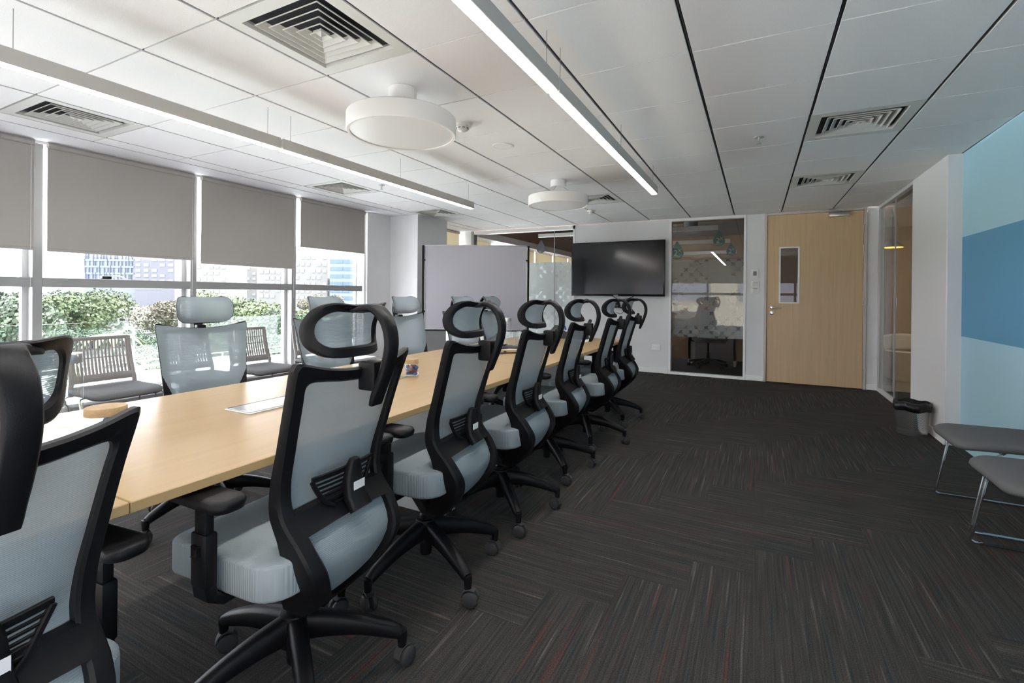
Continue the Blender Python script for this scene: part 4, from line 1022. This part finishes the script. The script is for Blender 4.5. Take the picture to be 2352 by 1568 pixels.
# palm
p = far_at(256, 41); t = thing('palm_tree', 'spreading palm in front of the dark rounded tree', 'tree', (p.x, p.y, -9)); MB().tube([(0, 0, 0), (.1, 0, 3), (0, 0, 6.3)], [.25, .2, .16], 8).build('trunk', 'bark', t)
for k in range(13):
    a_ = R(k*360/13+9); l_ = 2.6; pts = [(math.cos(a_)*l_*u, math.sin(a_)*l_*u, 6.3+1.3*u-2.3*u*u) for u in (0, .25, .5, .75, 1)]
    MB().ribbon(pts, (-math.sin(a_), math.cos(a_), 0), [.2, .6, .7, .5, .05], [.03]*5).build('frond', 'leaf_b', t)
# hedge on the terrace
for i, (px_, d_) in enumerate(((232, 16.5), (275, 21.5), (322, 18), (372, 23.5), (160, 20.5), (80, 16))):
    p = far_at(px_, d_); t = thing('terrace_shrub', 'leafy shrub number %s along the terrace planting below the windows' % ('one', 'two', 'three', 'four', 'five', 'six')[i], 'shrub', (p.x, p.y, -3.4), group='shrubs on the terrace')
    o = bpy.data.objects.new('foliage', list(cr_mesh.values())[i % len(cr_mesh)]); COL.objects.link(o); o.parent = t; o.location = (0, 0, .55); o.scale = (.75, .75, .8)
    MB().tube([(0, 0, 0), (0, 0, .5)], .05, 6).build('stem', 'bark', t)
# dome and booth
p = far_at(300, 78); t = thing('domed_roof', 'low white domed roof among the trees', 'roof', (p.x, p.y, -9)); MB().lathe([(9, 0), (9, 4.0), (8, 5.6), (5, 7.0), (0, 7.6)], 30).build('dome_shell', 'bld_white', t); MB().lathe([(9.2, 3.8), (9.3, 4.1), (9, 4.2)], 30).build('eave_ring', 'frame_alu', t)
p = far_at(122, 40); t = thing('roof_booth', 'small white booth with a flat cap among the trees', 'booth', (p.x, p.y, -9)); BX(-.5, .5, -.5, .5, 0, 5.6).build('booth_wall', 'bld_white', t); BX(-.75, .75, -.75, .75, 5.6, 5.75).build('booth_roof', 'leaf_b', t)
# buildings
def facade(px0, px1, d, top, depth, m, name, label, rows, cols, wsize, wm, z0=-9, fh=3.3, skip=0):
    a_, b_ = far_at(px0, d), far_at(px1, d); c_ = (a_+b_)/2; dx = (b_-a_); L_ = dx.length; rz = math.atan2(dx.y, dx.x)
    t = thing(name, label, 'building', (c_.x, c_.y, z0), rz); H = top-z0
    BX(-L_/2, L_/2, 0, depth, 0, H).build('wall', m, t, smooth=False)
    if rows:
        proto_ = None
        for r_ in range(rows):
            for k in range(cols):
                if skip and (r_*7+k*3) % skip == 0: continue
                x = -L_/2+L_*(k+.5)/cols; z = H-fh*(r_+1)+fh*.5
                if z < 5: continue
                if proto_ is None: proto_ = BX(-wsize[0]/2, wsize[0]/2, -.25, .1, -wsize[1]/2, wsize[1]/2).build('window', wm, t, (x, 0, z), smooth=False)
                else: inst(proto_, 'window', t, (x, 0, z))
    return t, L_, H
t, L_, H = facade(193, 308, 300, 42, 25, 'bld_glass', 'office_block', 'blue glass office block with dark vertical fins', 0, 0, None, None)
rnd = random.Random(5)
for r_ in range(9):
    BX(-L_/2, L_/2, -.4, .0, H-4.2*r_-1.2, H-4.2*r_).build('floor_band', 'bld_blue', t, smooth=False)
    for k in range(14):
        x = -L_/2+L_*(k+.5)/14+rnd.uniform(-.6, .6); BX(x-.16, x+.16, -.6, -.3, H-4.2*(r_+1), H-4.2*r_-rnd.choice((0, 1.2))).build('fin', 'fin_dark', t, smooth=False)
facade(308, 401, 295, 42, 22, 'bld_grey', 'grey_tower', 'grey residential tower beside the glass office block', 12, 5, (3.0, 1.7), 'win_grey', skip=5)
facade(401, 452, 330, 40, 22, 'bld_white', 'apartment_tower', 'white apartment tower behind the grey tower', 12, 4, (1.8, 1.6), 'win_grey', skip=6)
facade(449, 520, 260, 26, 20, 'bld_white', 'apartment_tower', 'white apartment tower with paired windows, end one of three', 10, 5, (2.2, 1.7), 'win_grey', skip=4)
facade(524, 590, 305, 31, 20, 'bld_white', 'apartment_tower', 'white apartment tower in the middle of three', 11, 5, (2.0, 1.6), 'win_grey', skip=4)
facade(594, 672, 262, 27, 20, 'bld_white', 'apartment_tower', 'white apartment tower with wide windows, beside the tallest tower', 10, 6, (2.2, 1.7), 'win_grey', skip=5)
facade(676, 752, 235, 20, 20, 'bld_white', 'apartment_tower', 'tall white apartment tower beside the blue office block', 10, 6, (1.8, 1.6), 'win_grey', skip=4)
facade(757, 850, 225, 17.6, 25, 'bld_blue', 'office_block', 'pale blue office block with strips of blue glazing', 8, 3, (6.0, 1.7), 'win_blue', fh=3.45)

t = thing('building_wing', 'beige wing of the building opposite the rear windows', 'building', (-2, -9.5, -9))
BX(-14, 16, -8, 0, 0, 18.5).build('wall', 'wing_beige', t, smooth=False)
for r_ in range(4):
    for k in range(6): BX(-12.5+4.6*k, -9.2+4.6*k, -.1, .06, 2.0+4*r_, 3.9+4*r_).build('window', 'win_grey', t, smooth=False)
